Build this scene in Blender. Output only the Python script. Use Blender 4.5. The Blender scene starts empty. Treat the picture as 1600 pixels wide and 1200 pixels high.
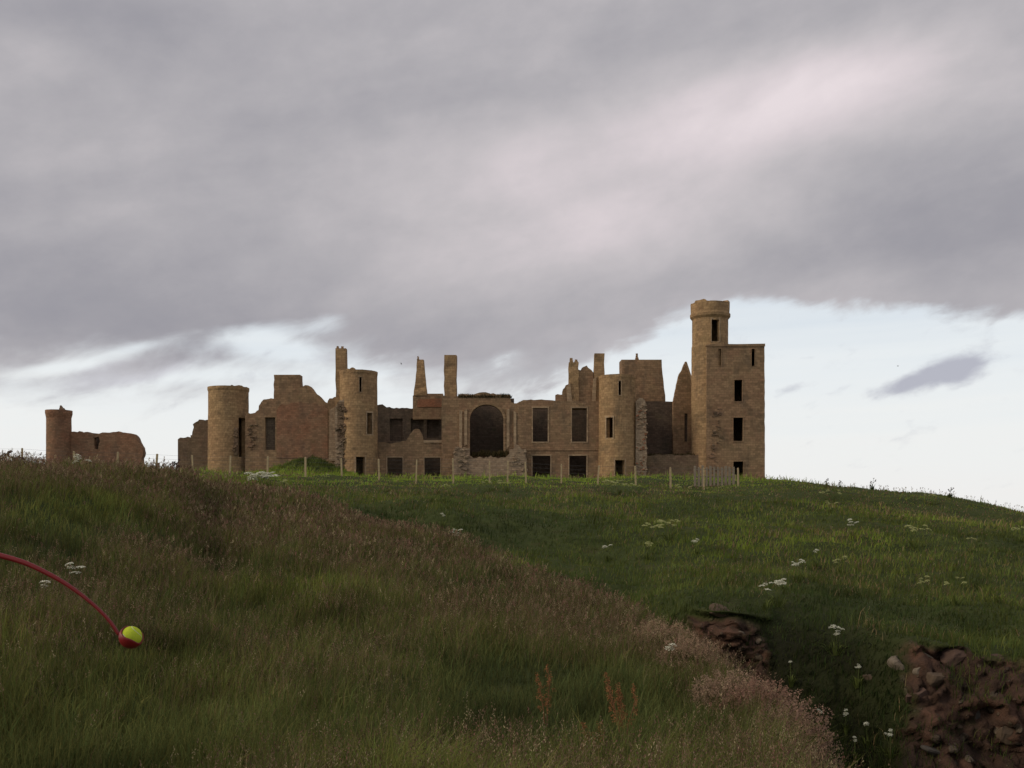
import bpy, bmesh, math, random
import numpy as np
from mathutils import Vector, Matrix

random.seed(7)
RNG = np.random.default_rng(11)
F, CX, HY, EYE = 1570.0, 800.0, 800.0, 1.7      # surveyed focal length, centre and horizon; eye height
S = bpy.context.scene
COL = S.collection
R = math.radians


def P(px, py, Y):
    """a surveyed direction at a distance Y -> world point"""
    return Vector(((px - CX) / F * Y, Y, EYE + (HY - py) / F * Y))


# ------------------------------------------------------------------ tags
def tag(o, label=None, cat=None, group=None, kind=None):
    if label: o['label'] = label
    if cat: o['category'] = cat
    if group: o['group'] = group
    if kind: o['kind'] = kind
    return o


def empty(name, loc, label, cat, group=None):
    o = bpy.data.objects.new(name, None)
    COL.objects.link(o)
    o.location = loc
    o.empty_display_size = .3
    return tag(o, label, cat, group)


def link_mesh(name, me, mat=None, parent=None):
    o = bpy.data.objects.new(name, me)
    COL.objects.link(o)
    if mat is not None and not me.materials:
        me.materials.append(mat)
    if parent is not None:
        o.parent = parent
        p, M = parent, Vector((0, 0, 0))
        while p is not None:
            M += p.location
            p = p.parent
        me.transform(Matrix.Translation(-M))
    return o


def np_mesh(name, verts, faces_by_n, colors=None, smooth=False):
    """verts (N,3); faces_by_n: list of (M,k) int arrays"""
    me = bpy.data.meshes.new(name)
    me.vertices.add(len(verts))
    me.vertices.foreach_set('co', np.ascontiguousarray(verts, dtype=np.float32).ravel())
    loops = np.concatenate([f.ravel() for f in faces_by_n]).astype(np.int32)
    tot = np.concatenate([np.full(len(f), f.shape[1], np.int32) for f in faces_by_n])
    start = np.concatenate([[0], np.cumsum(tot)[:-1]]).astype(np.int32)
    me.loops.add(len(loops))
    me.loops.foreach_set('vertex_index', loops)
    me.polygons.add(len(tot))
    me.polygons.foreach_set('loop_start', start)
    me.polygons.foreach_set('loop_total', tot)
    if smooth:
        me.polygons.foreach_set('use_smooth', np.ones(len(tot), dtype=bool))
    if colors is not None:
        a = me.color_attributes.new('Col', 'FLOAT_COLOR', 'POINT')
        c = np.ones((len(verts), 4), np.float32)
        c[:, :colors.shape[1]] = colors
        a.data.foreach_set('color', c.ravel())
    me.update(calc_edges=True)
    return me


# ------------------------------------------------------------------ numpy noise
def _hash(ix, iy, seed):
    h = (ix.astype(np.int64) * 374761393 + iy.astype(np.int64) * 668265263 + seed * 1442695041) & 0xFFFFFFFF
    h = ((h ^ (h >> 13)) * 1274126177) & 0xFFFFFFFF
    h = h ^ (h >> 16)
    return (h & 0xFFFF) / 65535.0


def vnoise(x, y, seed=0):
    x = np.asarray(x, float); y = np.asarray(y, float)
    ix = np.floor(x); iy = np.floor(y)
    fx = x - ix; fy = y - iy
    fx = fx * fx * (3 - 2 * fx); fy = fy * fy * (3 - 2 * fy)
    a = _hash(ix, iy, seed); b = _hash(ix + 1, iy, seed)
    c = _hash(ix, iy + 1, seed); d = _hash(ix + 1, iy + 1, seed)
    return (a * (1 - fx) + b * fx) * (1 - fy) + (c * (1 - fx) + d * fx) * fy


def fbm(x, y, seed=0, oct=4):
    s, a, t = 0, .5, 0
    for k in range(oct):
        s = s + a * vnoise(x * 2 ** k, y * 2 ** k, seed + k * 17)
        t += a
        a *= .5
    return s / t          # 0..1


# ------------------------------------------------------------------ shader helper
class NT:
    def __init__(self, tree):
        self.t = tree
        tree.nodes.clear()

    def n(self, typ, **kw):
        nd = self.t.nodes.new(typ)
        for k, v in kw.items():
            setattr(nd, k, v)
        return nd

    def put(self, sock, v):
        if v is None: return
        if hasattr(v, 'is_output') or isinstance(v, bpy.types.NodeSocket):
            self.t.links.new(v, sock)
        else:
            sock.default_value = v

    def m(self, op, a, b=None, c=None, clamp=False):
        nd = self.n('ShaderNodeMath', operation=op, use_clamp=clamp)
        self.put(nd.inputs[0], a); self.put(nd.inputs[1], b); self.put(nd.inputs[2], c)
        return nd.outputs[0]

    def mix(self, f, a, b, blend='MIX'):
        nd = self.n('ShaderNodeMix', data_type='RGBA', blend_type=blend)
        self.put(nd.inputs[0], f)
        self.put(nd.inputs[6], a if not isinstance(a, tuple) else (*a, 1)[:4])
        self.put(nd.inputs[7], b if not isinstance(b, tuple) else (*b, 1)[:4])
        return nd.outputs[2]

    def noise(self, vec, scale, detail=4, rough=.55, dist=0.0):
        nd = self.n('ShaderNodeTexNoise')
        self.put(nd.inputs['Vector'], vec)
        nd.inputs['Scale'].default_value = scale
        nd.inputs['Detail'].default_value = detail
        nd.inputs['Roughness'].default_value = rough
        nd.inputs['Distortion'].default_value = dist
        return nd.outputs['Fac']

    def smooth(self, v, lo, hi, a=0.0, b=1.0):
        nd = self.n('ShaderNodeMapRange', interpolation_type='SMOOTHSTEP')
        self.put(nd.inputs[0], v)
        nd.inputs[1].default_value = lo; nd.inputs[2].default_value = hi
        nd.inputs[3].default_value = a; nd.inputs[4].default_value = b
        return nd.outputs[0]

    def ramp(self, fac, stops):
        nd = self.n('ShaderNodeValToRGB')
        el = nd.color_ramp.elements
        while len(el) < len(stops): el.new(.5)
        for e, (p, c) in zip(el, stops):
            e.position = p; e.color = (*c, 1)
        self.put(nd.inputs[0], fac)
        return nd.outputs[0]

    def xyz(self, x, y, z=0.0):
        nd = self.n('ShaderNodeCombineXYZ')
        self.put(nd.inputs[0], x); self.put(nd.inputs[1], y); self.put(nd.inputs[2], z)
        return nd.outputs[0]


def new_mat(name):
    m = bpy.data.materials.new(name)
    m.use_nodes = True
    return m, NT(m.node_tree)


def finish(nt, color, rough=.9, bump=None, bstr=.4, bdist=.05, spec=.2, translucent=0.0):
    bs = nt.n('ShaderNodeBsdfPrincipled')
    nt.put(bs.inputs['Base Color'], color if not isinstance(color, tuple) else (*color, 1)[:4])
    nt.put(bs.inputs['Roughness'], rough)
    bs.inputs['Specular IOR Level'].default_value = spec
    if bump is not None:
        b = nt.n('ShaderNodeBump')
        b.inputs['Strength'].default_value = bstr
        b.inputs['Distance'].default_value = bdist
        nt.put(b.inputs['Height'], bump)
        nt.t.links.new(b.outputs[0], bs.inputs['Normal'])
    out = nt.n('ShaderNodeOutputMaterial')
    sh = bs.outputs[0]
    if translucent:
        tr = nt.n('ShaderNodeBsdfTranslucent')
        nt.put(tr.inputs[0], color if not isinstance(color, tuple) else (*color, 1)[:4])
        mx = nt.n('ShaderNodeMixShader')
        mx.inputs[0].default_value = translucent
        nt.t.links.new(sh, mx.inputs[1]); nt.t.links.new(tr.outputs[0], mx.inputs[2])
        sh = mx.outputs[0]
    nt.t.links.new(sh, out.inputs[0])


def stone_mat(name, base, dark, red, bw=.62, bh=.3, joint=.34, lichen=.25, redness=.5, bump=.35):
    m, nt = new_mat(name)
    uv = nt.n('ShaderNodeUVMap', uv_map='UVMap').outputs[0]
    tc = nt.n('ShaderNodeTexCoord').outputs['Object']
    geo = nt.n('ShaderNodeNewGeometry').outputs['Position']
    big = nt.noise(geo, .22, 4, .6)
    mid = nt.noise(geo, .9, 5, .65)
    fine = nt.noise(geo, 3.2, 4, .6)
    mp = nt.n('ShaderNodeMapping'); nt.put(mp.inputs[0], geo); mp.inputs['Scale'].default_value = (.8, .8, .22)
    streak = nt.noise(mp.outputs[0], 1.0, 4, .6)
    wv = nt.n('ShaderNodeVectorMath', operation='ADD')
    nt.put(wv.inputs[0], uv)
    wob = nt.xyz(nt.m('MULTIPLY', nt.m('SUBTRACT', nt.noise(geo, 1.7, 2), .5), .16),
                 nt.m('MULTIPLY', nt.m('SUBTRACT', nt.noise(geo, 2.3, 2), .5), .13))
    nt.put(wv.inputs[1], wob)
    br = nt.n('ShaderNodeTexBrick')
    nt.put(br.inputs['Vector'], wv.outputs[0])
    br.inputs['Scale'].default_value = 1.0
    br.inputs['Brick Width'].default_value = bw
    br.inputs['Row Height'].default_value = bh
    br.inputs['Mortar Size'].default_value = .025
    br.inputs['Mortar Smooth'].default_value = .6
    br.inputs['Bias'].default_value = 0
    br.inputs['Color1'].default_value = (.15, .15, .15, 1)
    br.inputs['Color2'].default_value = (.85, .85, .85, 1)
    br.inputs['Mortar'].default_value = (.5, .5, .5, 1)
    per = br.outputs['Color']; mortar = br.outputs['Fac']
    sep = nt.n('ShaderNodeSeparateColor'); nt.put(sep.inputs[0], per)
    pb = sep.outputs[0]
    c = nt.mix(nt.smooth(big, .35, .68), base, red if redness > .6 else tuple(.55 * a + .45 * b for a, b in zip(base, red)))
    c = nt.mix(nt.smooth(mid, .46, .66, 0, redness), c, red)
    c = nt.mix(nt.smooth(streak, .50, .74, 0, .6), c, dark)
    lum = nt.m('ADD', .72, nt.m('MULTIPLY', pb, .56))
    c = nt.mix(nt.smooth(nt.noise(geo, .38, 6, .68), .54, .66, 0, .5), c, dark)
    c = nt.mix(1.0, c, nt.xyz(lum, lum, lum), 'MULTIPLY')
    lf = nt.m('ADD', .6, nt.m('MULTIPLY', fine, .8))
    c = nt.mix(1.0, c, nt.xyz(lf, lf, lf), 'MULTIPLY')
    c = nt.mix(nt.m('MULTIPLY', mortar, joint), c, tuple(x * .55 for x in dark))
    c = nt.mix(nt.smooth(nt.noise(geo, .55, 6, .7), .56, .74, 0, lichen), c, (.09, .095, .04))
    h = nt.m('ADD', nt.m('MULTIPLY', mortar, -.6), nt.m('ADD', nt.m('MULTIPLY', fine, .5), nt.m('MULTIPLY', pb, .35)))
    finish(nt, c, .92, h, bump, .12, .15)
    return m


M = {}
M['sand'] = stone_mat('tower sandstone', (.375, .248, .128), (.155, .112, .07), (.31, .185, .10), redness=.45)
M['wall'] = stone_mat('wall stone', (.295, .198, .112), (.13, .098, .066), (.275, .16, .096), redness=.6, lichen=.4)
M['brown'] = stone_mat('brown rubble', (.20, .142, .088), (.09, .072, .054), (.20, .122, .082), bw=.5, bh=.25, lichen=.35)  # brown rubble, darker than the wall stone
M['inner_dark'] = stone_mat('dark inner stone', (.125, .095, .068), (.06, .05, .04), (.14, .093, .068), bw=.5, bh=.25, lichen=.3)  # darker stone tone for inner walls, vaults and recess backs
M['brick'] = stone_mat('red brickwork', (.31, .15, .082), (.165, .105, .072), (.33, .135, .072), bw=.34, bh=.14, redness=.7, lichen=.2)
M['pink'] = stone_mat('pink rubble', (.265, .165, .10), (.125, .087, .064), (.275, .138, .08), bw=.5, bh=.24, redness=.65, lichen=.35)
M['pale'] = stone_mat('pale rubble', (.36, .272, .182), (.18, .138, .10), (.315, .208, .135), bw=.5, bh=.26, redness=.5, lichen=.45)
M['dress'] = stone_mat('dressed stone', (.40, .29, .18), (.235, .172, .115), (.35, .235, .145), bw=1.2, bh=.4, redness=.3, lichen=.2, bump=.25)


def vcol_mat(name, rough=.75, translucent=.25, spec=.15):
    m, nt = new_mat(name)
    at = nt.n('ShaderNodeAttribute', attribute_name='Col')
    finish(nt, at.outputs['Color'], rough, translucent=translucent, spec=spec)
    return m


M['grass'] = vcol_mat('grass blades', .8, .38, .04)
M['plant'] = vcol_mat('plant stems and leaves', .8, .2, .08)


def plain(name, col, rough=.7, var=.25, scale=8, spec=.3, bump=0.0):
    m, nt = new_mat(name)
    tc = nt.n('ShaderNodeTexCoord').outputs['Object']
    nz = nt.noise(tc, scale, 5, .6)
    c = nt.mix(nz, tuple(x * (1 - var) for x in col), tuple(min(1, x * (1 + var)) for x in col))
    finish(nt, c, rough, nz if bump else None, bump, .02, spec)
    return m


M['timber'] = plain('weathered fence timber', (.42, .33, .19), .85, .35, 6, .15)
M['timber_grey'] = plain('silvery board timber', (.25, .205, .15), .85, .35, 6, .15)
M['wire'] = plain('galvanised wire', (.12, .115, .11), .5, .1)
M['petal'] = plain('cream flower heads', (.60, .60, .46), .8, .15, 30)
M['red'] = plain('red plastic', (.19, .009, .011), .38, .08, 20, .45)
M['grip'] = plain('dark grip plastic', (.05, .045, .045), .6, .2, 20)
M['gull'] = plain('gull feathers', (.16, .16, .17), .8, .2, 10)


# ------------------------------------------------------------------ terrain
# cols: u ; rows: r0..r14 as (Y, py) with near rows
U_COLS = [-1600, -400, 0, 150, 270, 340, 480, 600, 720, 850, 1000, 1120, 1200, 1290, 1450, 1600, 2000, 3200]
RIDGE = {-1600: (26, 690), -400: (26, 702), 0: (27, 728), 150: (32, 740), 270: (38, 743), 340: (50, 752), 480: (47, 775),
         600: (40, 822), 720: (33, 858), 850: (27, 902), 1000: (20, 962), 1120: (14.5, 1040), 1200: (11.8, 1118),
         1290: (9.2, 1300), 1450: (7.6, 1560), 1600: (6.6, 1600), 2000: (6, 1400), 3200: (5.5, 1450)}
NEARMID = {-1600: (16, 850), -400: (16, 865), 0: (16, 885), 150: (18, 892), 270: (20, 905), 340: (22, 905), 480: (22, 908),
           600: (22, 915), 720: (20, 940), 850: (18, 968), 1000: (14, 1045), 1120: (11, 1120), 1200: (9.8, 1160),
           1290: (8.2, 1285), 1450: (6.8, 1470), 1600: (6.0, 1500), 2000: (5.4, 1360), 3200: (5, 1400)}
BOT = {u: (8.2, 1205) for u in U_COLS}
BOT.update({1290: (7.3, 1270), 1450: (6, 1370), 1600: (5.4, 1400), 2000: (4.8, 1340), 3200: (4.4, 1380)})
FARR = {  # gully, cliff foot, cliff top, slope1, slope2, slope3, crest, castle base, back
    -1600: [(31, 715), (36, 722), (42, 726), (50, 728), (58, 729), (66, 729), (76, 729), (124, 735), (180, 738)],
    -400: [(31, 722), (36, 728), (42, 730), (50, 731), (58, 731), (66, 731), (76, 730), (124, 735), (180, 738)],
    0: [(31, 733), (36, 738), (42, 738), (50, 736), (58, 735), (66, 734), (76, 732), (124, 735), (180, 738)],
    150: [(36, 740), (40, 740), (45, 739), (52, 738), (59, 737), (67, 736), (76, 734), (124, 736), (180, 738)],
    270: [(42, 746), (46, 747), (50, 747), (56, 745), (62, 744), (69, 743), (76, 741), (124, 738), (180, 739)],
    340: [(53, 755), (56, 755), (59, 754), (63, 752), (67, 750), (71, 748), (76, 746), (124, 741), (180, 745)],
    480: [(50, 779), (52, 779), (54, 777), (58, 770), (63, 764), (69, 757), (76, 750), (124, 745), (180, 750)],
    600: [(43, 832), (45, 826), (47, 816), (51.5, 802), (56, 779), (67, 765), (77, 752), (124, 748), (180, 755)],
    720: [(36, 880), (38, 872), (41, 856), (46, 838), (50.5, 793), (66, 769), (78, 753), (124, 749), (180, 758)],
    850: [(31, 955), (33, 925), (36, 896), (44, 860), (50, 808), (65, 773), (78, 755), (124, 750), (180, 760)],
    1000: [(26, 1040), (29.5, 990), (32, 948), (43, 876), (50, 821), (64, 780), (78, 756), (124, 751), (180, 765)],
    1120: [(21, 1180), (28, 1035), (29.3, 955), (41, 880), (52, 822), (64, 782), (78, 757), (124, 752), (180, 775)],
    1200: [(18, 1330), (26.3, 1105), (29.5, 960), (41, 884), (52, 825), (64, 784), (78, 759), (124, 755), (180, 790)],
    1290: [(16, 1440), (24, 1225), (29, 965), (40, 893), (51, 829), (64, 787), (76, 764), (124, 766), (180, 810)],
    1450: [(16, 1480), (23, 1330), (26.5, 1000), (39, 908), (50, 843), (62, 800), (72, 775), (124, 800), (180, 850)],
    1600: [(16, 1480), (23, 1350), (26, 1003), (38, 918), (48, 853), (58, 818), (66, 799), (124, 835), (180, 880)],
    2000: [(15, 1500), (22, 1380), (25, 1030), (36, 965), (44, 912), (50, 892), (56, 880), (124, 870), (180, 900)],
    3200: [(15, 1500), (22, 1400), (25, 1100), (36, 1040), (44, 990), (50, 960), (56, 950), (124, 920), (180, 930)],
}


def pchip(xk, yk, x):
    """monotone cubic, yk (K,...)"""
    xk = np.asarray(xk, float); yk = np.asarray(yk, float)
    h = np.diff(xk); sh = (len(h),) + (1,) * (yk.ndim - 1)
    d = np.diff(yk, axis=0) / h.reshape(sh)
    m = np.zeros_like(yk)
    w1 = (2 * h[1:] + h[:-1]).reshape((-1,) + (1,) * (yk.ndim - 1))
    w2 = (h[1:] + 2 * h[:-1]).reshape((-1,) + (1,) * (yk.ndim - 1))
    same = d[:-1] * d[1:] > 0
    with np.errstate(divide='ignore', invalid='ignore'):
        hm = (w1 + w2) / (w1 / d[:-1] + w2 / d[1:])
    m[1:-1] = np.where(same, hm, 0)
    m[0] = d[0]; m[-1] = d[-1]
    i = np.clip(np.searchsorted(xk, x) - 1, 0, len(h) - 1)
    t = ((x - xk[i]) / h[i]).reshape((-1,) + (1,) * (yk.ndim - 1))
    hh = h[i].reshape(t.shape)
    return ((2 * t ** 3 - 3 * t ** 2 + 1) * yk[i] + (t ** 3 - 2 * t ** 2 + t) * hh * m[i]
            + (-2 * t ** 3 + 3 * t ** 2) * yk[i + 1] + (t ** 3 - t ** 2) * hh * m[i + 1])


def build_table():
    T = []
    for u in U_COLS:
        rows = [(-70., 70., -1.2), (-9., 9., -1.6), (2., 6.5, -1.65)]
        for (Y, py) in [BOT[u], NEARMID[u], RIDGE[u]]:
            rows.append((Y, Y, (HY - py) / F * Y - .2))
        for k, (Y, py) in enumerate(FARR[u]):
            rows.append((Y, Y, (HY - py) / F * Y - (.12 if k < 6 else .06)))
        rows.append((228., 228., -26.)); rows.append((245., 245., -32.))
        T.append(rows)
    return np.array(T)          # (cols, rows, 3)


TAB = build_table()
NR = TAB.shape[1]
ROW_SUB = [4, 6, 14, 40, 60, 26, 26, 60, 46, 40, 34, 26, 44, 10, 8, 3]
SV = np.concatenate([np.linspace(k, k + 1, n, endpoint=False) for k, n in enumerate(ROW_SUB[:NR - 1])] + [[NR - 1]])
UV_ = np.concatenate([np.linspace(-1600, -400, 16, endpoint=False), np.linspace(-400, -60, 24, endpoint=False),
                      np.linspace(-60, 1660, 380, endpoint=False), np.linspace(1660, 2000, 24, endpoint=False),
                      np.linspace(2000, 3200, 16)])
A1 = pchip(U_COLS, TAB, UV_)                                  # (nu, rows, 3)
A2 = pchip(np.arange(NR), np.swapaxes(A1, 0, 1), SV)          # (ns, nu, 3)
GY, GYX, GZ = A2[..., 0], A2[..., 1], A2[..., 2]
GX = (UV_[None, :] - CX) / F * GYX
SG = np.repeat(SV[:, None], len(UV_), 1)
UG = np.repeat(UV_[None, :], len(SV), 0)
# relief
amp = np.clip((GY - 5) / 25, .15, 1) * np.clip((150 - GY) / 40, .2, 1)
GZ = GZ + (fbm(GX / 7, GY / 7, 3) - .5) * 1.15 * amp + (fbm(GX / 1.8, GY / 1.8, 5, 3) - .5) * .5 * np.clip(amp, .3, 1) * np.where(SG > 11.6, .5, 1)
mx, my = (482 - CX) / F * 120, 120
GZ = GZ + (1.75 * np.exp(-((GX - mx - 1.6) / 2.9) ** 2) + 1.15 * np.exp(-((GX - mx + 2.4) / 3.0) ** 2)) * np.exp(-((GY - my) / 3.8) ** 2) * (.55 + .9 * fbm(GX / 1.7, GY / 1.7, 44))
GPY = HY - GZ / np.maximum(GY, 1) * F                          # elevation of each ground point as seen from the path
CLIFF = np.clip(1 - np.abs(SG - 7.5) / .62, 0, 1)
rightw = np.clip((UG - 1385 - 130 * (fbm(GZ * .9, GX * .9, 8, 4) - .5)) / 50, 0, 1)
leftw = np.clip(1 - np.abs(UG - 1130 + 36 * (fbm(GZ * 1.6, GX * .9, 18) - .5)) / 92, 0, 1) * .75
EARTH = np.clip(np.clip(1 - np.abs(SG - 7.48) / .60, 0, 1) * 4, 0, 1) * rightw
EARTH = np.maximum(EARTH, np.clip((1 - np.abs(SG - 7.55) / .40) * 4, 0, 1) * np.clip(leftw * 2.2 + (fbm(GX * 1.5, GZ * 1.5, 9) - .5), 0, 1) * (leftw > 0))
eat = fbm(GX * .8 + 3, GZ * .8, 12, 4); eat2 = fbm(GX * 2.6, GZ * 2.6, 14, 3)
EARTH = np.clip((EARTH - .22 - .7 * np.clip(.54 - eat, 0, 1) - .5 * (eat2 - .5) - .9 * np.clip((SG - 7.78) / .3, 0, 1) * eat2) * 2.6, 0, 1)
rough = (fbm(GX * .9, GZ * .9, 21, 5) - .5) * 1.9 + (np.abs(fbm(GX * 2.0, GZ * 2.6, 23, 4) - .5)) * -1.7


def cells(x, z, seed):
    """broken rock: distance to the nearest of scattered centres, and a value per block"""
    ix, iz = np.floor(x), np.floor(z)
    best = np.full(x.shape, 9.0); val = np.zeros(x.shape)
    for a in (-1, 0, 1):
        for b in (-1, 0, 1):
            cx_, cz_ = ix + a, iz + b
            px_ = cx_ + _hash(cx_, cz_, seed); pz_ = cz_ + _hash(cx_, cz_, seed + 5)
            d_ = (x - px_) ** 2 + (z - pz_) ** 2
            m_ = d_ < best
            best = np.where(m_, d_, best); val = np.where(m_, _hash(cx_, cz_, seed + 9), val)
    return np.sqrt(best), val


wx = GX + .5 * (fbm(GX * 1.5, GZ * 1.5, 33, 3) - .5)
c1, v1 = cells(wx * 1.5, GZ * 2.1, 3)
c2, v2 = cells(wx * 3.6, GZ * 4.4, 4)
rough = rough * .8 + (c1 * .25 - v1 * .26) + (c2 * .17 - v2 * .17)
GY = GY + rough * np.clip(EARTH + .4 * CLIFF * (UG > 950), 0, 1)
GZ = GZ + (fbm(GX * 2.1, GY * 2.1, 27, 3) - .5) * .5 * EARTH
# turf lip overhanging the earth bank
lip = np.exp(-((SG - 8.0) / .09) ** 2) * np.clip((UG - 1050) / 40, 0, 1) * (.5 + fbm(GX * 1.2, GX * 0, 15, 3))
bare = np.clip(EARTH[(SV > 7.1) & (SV < 8)].mean(0) * 2.5, 0, 1)[None, :]
lip = lip * (.15 + .85 * bare)
GY = GY - .75 * lip; GZ = GZ + .1 * lip
GZ = GZ + EYE
ns, nu = GX.shape
idx = np.arange(ns * nu).reshape(ns, nu)
quads = np.stack([idx[:-1, :-1], idx[:-1, 1:], idx[1:, 1:], idx[1:, :-1]], -1).reshape(-1, 4)
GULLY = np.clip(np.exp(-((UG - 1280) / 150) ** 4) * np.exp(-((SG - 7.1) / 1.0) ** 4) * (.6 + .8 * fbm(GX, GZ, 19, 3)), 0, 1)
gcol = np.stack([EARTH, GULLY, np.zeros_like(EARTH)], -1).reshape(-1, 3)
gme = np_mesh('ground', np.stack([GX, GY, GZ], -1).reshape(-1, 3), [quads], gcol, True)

gm, nt = new_mat('headland turf and red earth')
pos = nt.n('ShaderNodeNewGeometry').outputs['Position']
at = nt.n('ShaderNodeAttribute', attribute_name='Col')
sc = nt.n('ShaderNodeSeparateColor'); nt.put(sc.inputs[0], at.outputs['Color'])
e = sc.outputs[0]
turf = nt.ramp(nt.noise(pos, .7, 5, .6), [(.3, (.040, .052, .017)), (.55, (.062, .078, .024)), (.75, (.075, .070, .030))])
vo = nt.n('ShaderNodeTexVoronoi'); nt.put(vo.inputs['Vector'], pos); vo.inputs['Scale'].default_value = 2.6
vo2 = nt.n('ShaderNodeTexVoronoi'); nt.put(vo2.inputs['Vector'], pos); vo2.inputs['Scale'].default_value = 7.0
earth = nt.ramp(nt.noise(pos, 1.1, 6, .7), [(.3, (.036, .026, .02)), (.48, (.078, .048, .035)), (.66, (.135, .073, .05)), (.85, (.068, .057, .044))])
sv = nt.n('ShaderNodeSeparateColor'); nt.put(sv.inputs[0], vo.outputs['Color'])
stone_m = nt.m('MULTIPLY', nt.m('GREATER_THAN', sv.outputs[0], .62), nt.smooth(vo.outputs['Distance'], .36, .24))
earth = nt.mix(nt.m('MULTIPLY', stone_m, .8), earth, nt.ramp(sv.outputs[1], [(.0, (.075, .058, .045)), (1, (.20, .16, .115))]))
sv2 = nt.n('ShaderNodeSeparateColor'); nt.put(sv2.inputs[0], vo2.outputs['Color'])
st2 = nt.m('MULTIPLY', nt.m('GREATER_THAN', sv2.outputs[0], .86), nt.smooth(vo2.outputs['Distance'], .4, .25))
earth = nt.mix(nt.m('MULTIPLY', st2, .55), earth, (.15, .12, .085))
greenm = nt.smooth(nt.noise(pos, 1.6, 7, .75), .55, .66, 0, .85)
earth = nt.mix(greenm, earth, (.035, .04, .016))
turf = nt.mix(sc.outputs[1], turf, (.020, .021, .010))  # dark gully soil; the hollow's shade is painted into this colour too
cc = nt.mix(e, turf, earth)
bump = nt.m('ADD', nt.m('MULTIPLY', stone_m, .7), nt.m('ADD', nt.noise(pos, 3.0, 6, .7), nt.m('MULTIPLY', st2, .3)))
finish(nt, cc, .95, bump, .8, .25, .1)
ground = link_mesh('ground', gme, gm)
tag(ground, 'rolling grassy headland cut by a gully with bare red earth banks', 'ground', kind='structure')

# quick ground lookup ------------------------------------------------
GRIDP = np.stack([GX, GY, GZ], -1)


def ground_at(u, Y):
    """height of the ground in the direction u at distance Y (smooth far terrain: farthest match)"""
    j = int(np.clip(np.searchsorted(UV_, u), 1, nu - 1))
    t = (u - UV_[j - 1]) / (UV_[j] - UV_[j - 1])
    y = GY[:, j - 1] * (1 - t) + GY[:, j] * t
    z = GZ[:, j - 1] * (1 - t) + GZ[:, j] * t
    k = np.where((y[:-1] <= Y) & (y[1:] > Y))[0]
    if len(k) == 0: return EYE - 2
    k = k[-1]
    f = (Y - y[k]) / (y[k + 1] - y[k])
    return float(z[k] * (1 - f) + z[k + 1] * f)


def on_ground(u, Y):
    return Vector(((u - CX) / F * Y, Y, ground_at(u, Y)))


def hit(u, py, smin=2.0, smax=12.0):
    """first ground point met when looking along (u, py)"""
    j = int(np.clip(np.searchsorted(UV_, u), 1, nu - 1))
    t = (u - UV_[j - 1]) / (UV_[j] - UV_[j - 1])
    y = GY[:, j - 1] * (1 - t) + GY[:, j] * t
    z = GZ[:, j - 1] * (1 - t) + GZ[:, j] * t
    pys = HY - (z - EYE) / np.maximum(y, .5) * F
    ok = np.where((SV >= smin) & (SV <= smax) & (pys <= py))[0]
    k = ok[0] if len(ok) else np.searchsorted(SV, 11)
    return Vector(((u - CX) / F * y[k], y[k], z[k]))


# sea
sm, nt = new_mat('grey sea')
pos = nt.n('ShaderNodeNewGeometry').outputs['Position']
finish(nt, (.06, .075, .08), .25, nt.noise(pos, .12, 6, .6), .3, 1.0, .5)
sv_ = np.array([[-9000, -2000, EYE - 27], [9000, -2000, EYE - 27], [9000, 12000, EYE - 27], [-9000, 12000, EYE - 27]], float)
sea = link_mesh('sea', np_mesh('sea', sv_, [np.array([[0, 1, 2, 3]])]), sm)
tag(sea, 'grey sea far below the headland', 'sea', kind='structure')


# ------------------------------------------------------------------ grass
def srgb(r, g, b):
    v = np.array([r, g, b]) / 255.0
    return np.where(v < .04045, v / 12.92, ((v + .055) / 1.055) ** 2.4)


area = np.linalg.norm(np.cross(GRIDP[:-1, 1:] - GRIDP[:-1, :-1], GRIDP[1:, :-1] - GRIDP[:-1, :-1]), axis=-1)
CY = (GY[:-1, :-1] + GY[1:, 1:]) / 2
CS = (SG[:-1, :-1] + SG[1:, 1:]) / 2
CU = (UG[:-1, :-1] + UG[1:, 1:]) / 2
CE = (EARTH[:-1, :-1] + EARTH[1:, 1:]) / 2


def sample(n, weight):
    w = (area * weight).ravel()
    c = np.cumsum(w); c /= c[-1]
    k = np.searchsorted(c, RNG.random(n))
    k = np.minimum(k, len(w) - 1)
    i, j = k // (nu - 1), k % (nu - 1)
    a, b = RNG.random(n)[:, None], RNG.random(n)[:, None]
    p = (GRIDP[i, j] * (1 - a) + GRIDP[i + 1, j] * a) * (1 - b) + (GRIDP[i, j + 1] * (1 - a) + GRIDP[i + 1, j + 1] * a) * b
    s = SG[i, j] + a[:, 0] * (SG[i + 1, j] - SG[i, j])
    return p, s


def gauss(u, v, cu, cv, su, sv):
    return np.exp(-((u - cu) / su) ** 2 - ((v - cv) / sv) ** 2)


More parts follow.
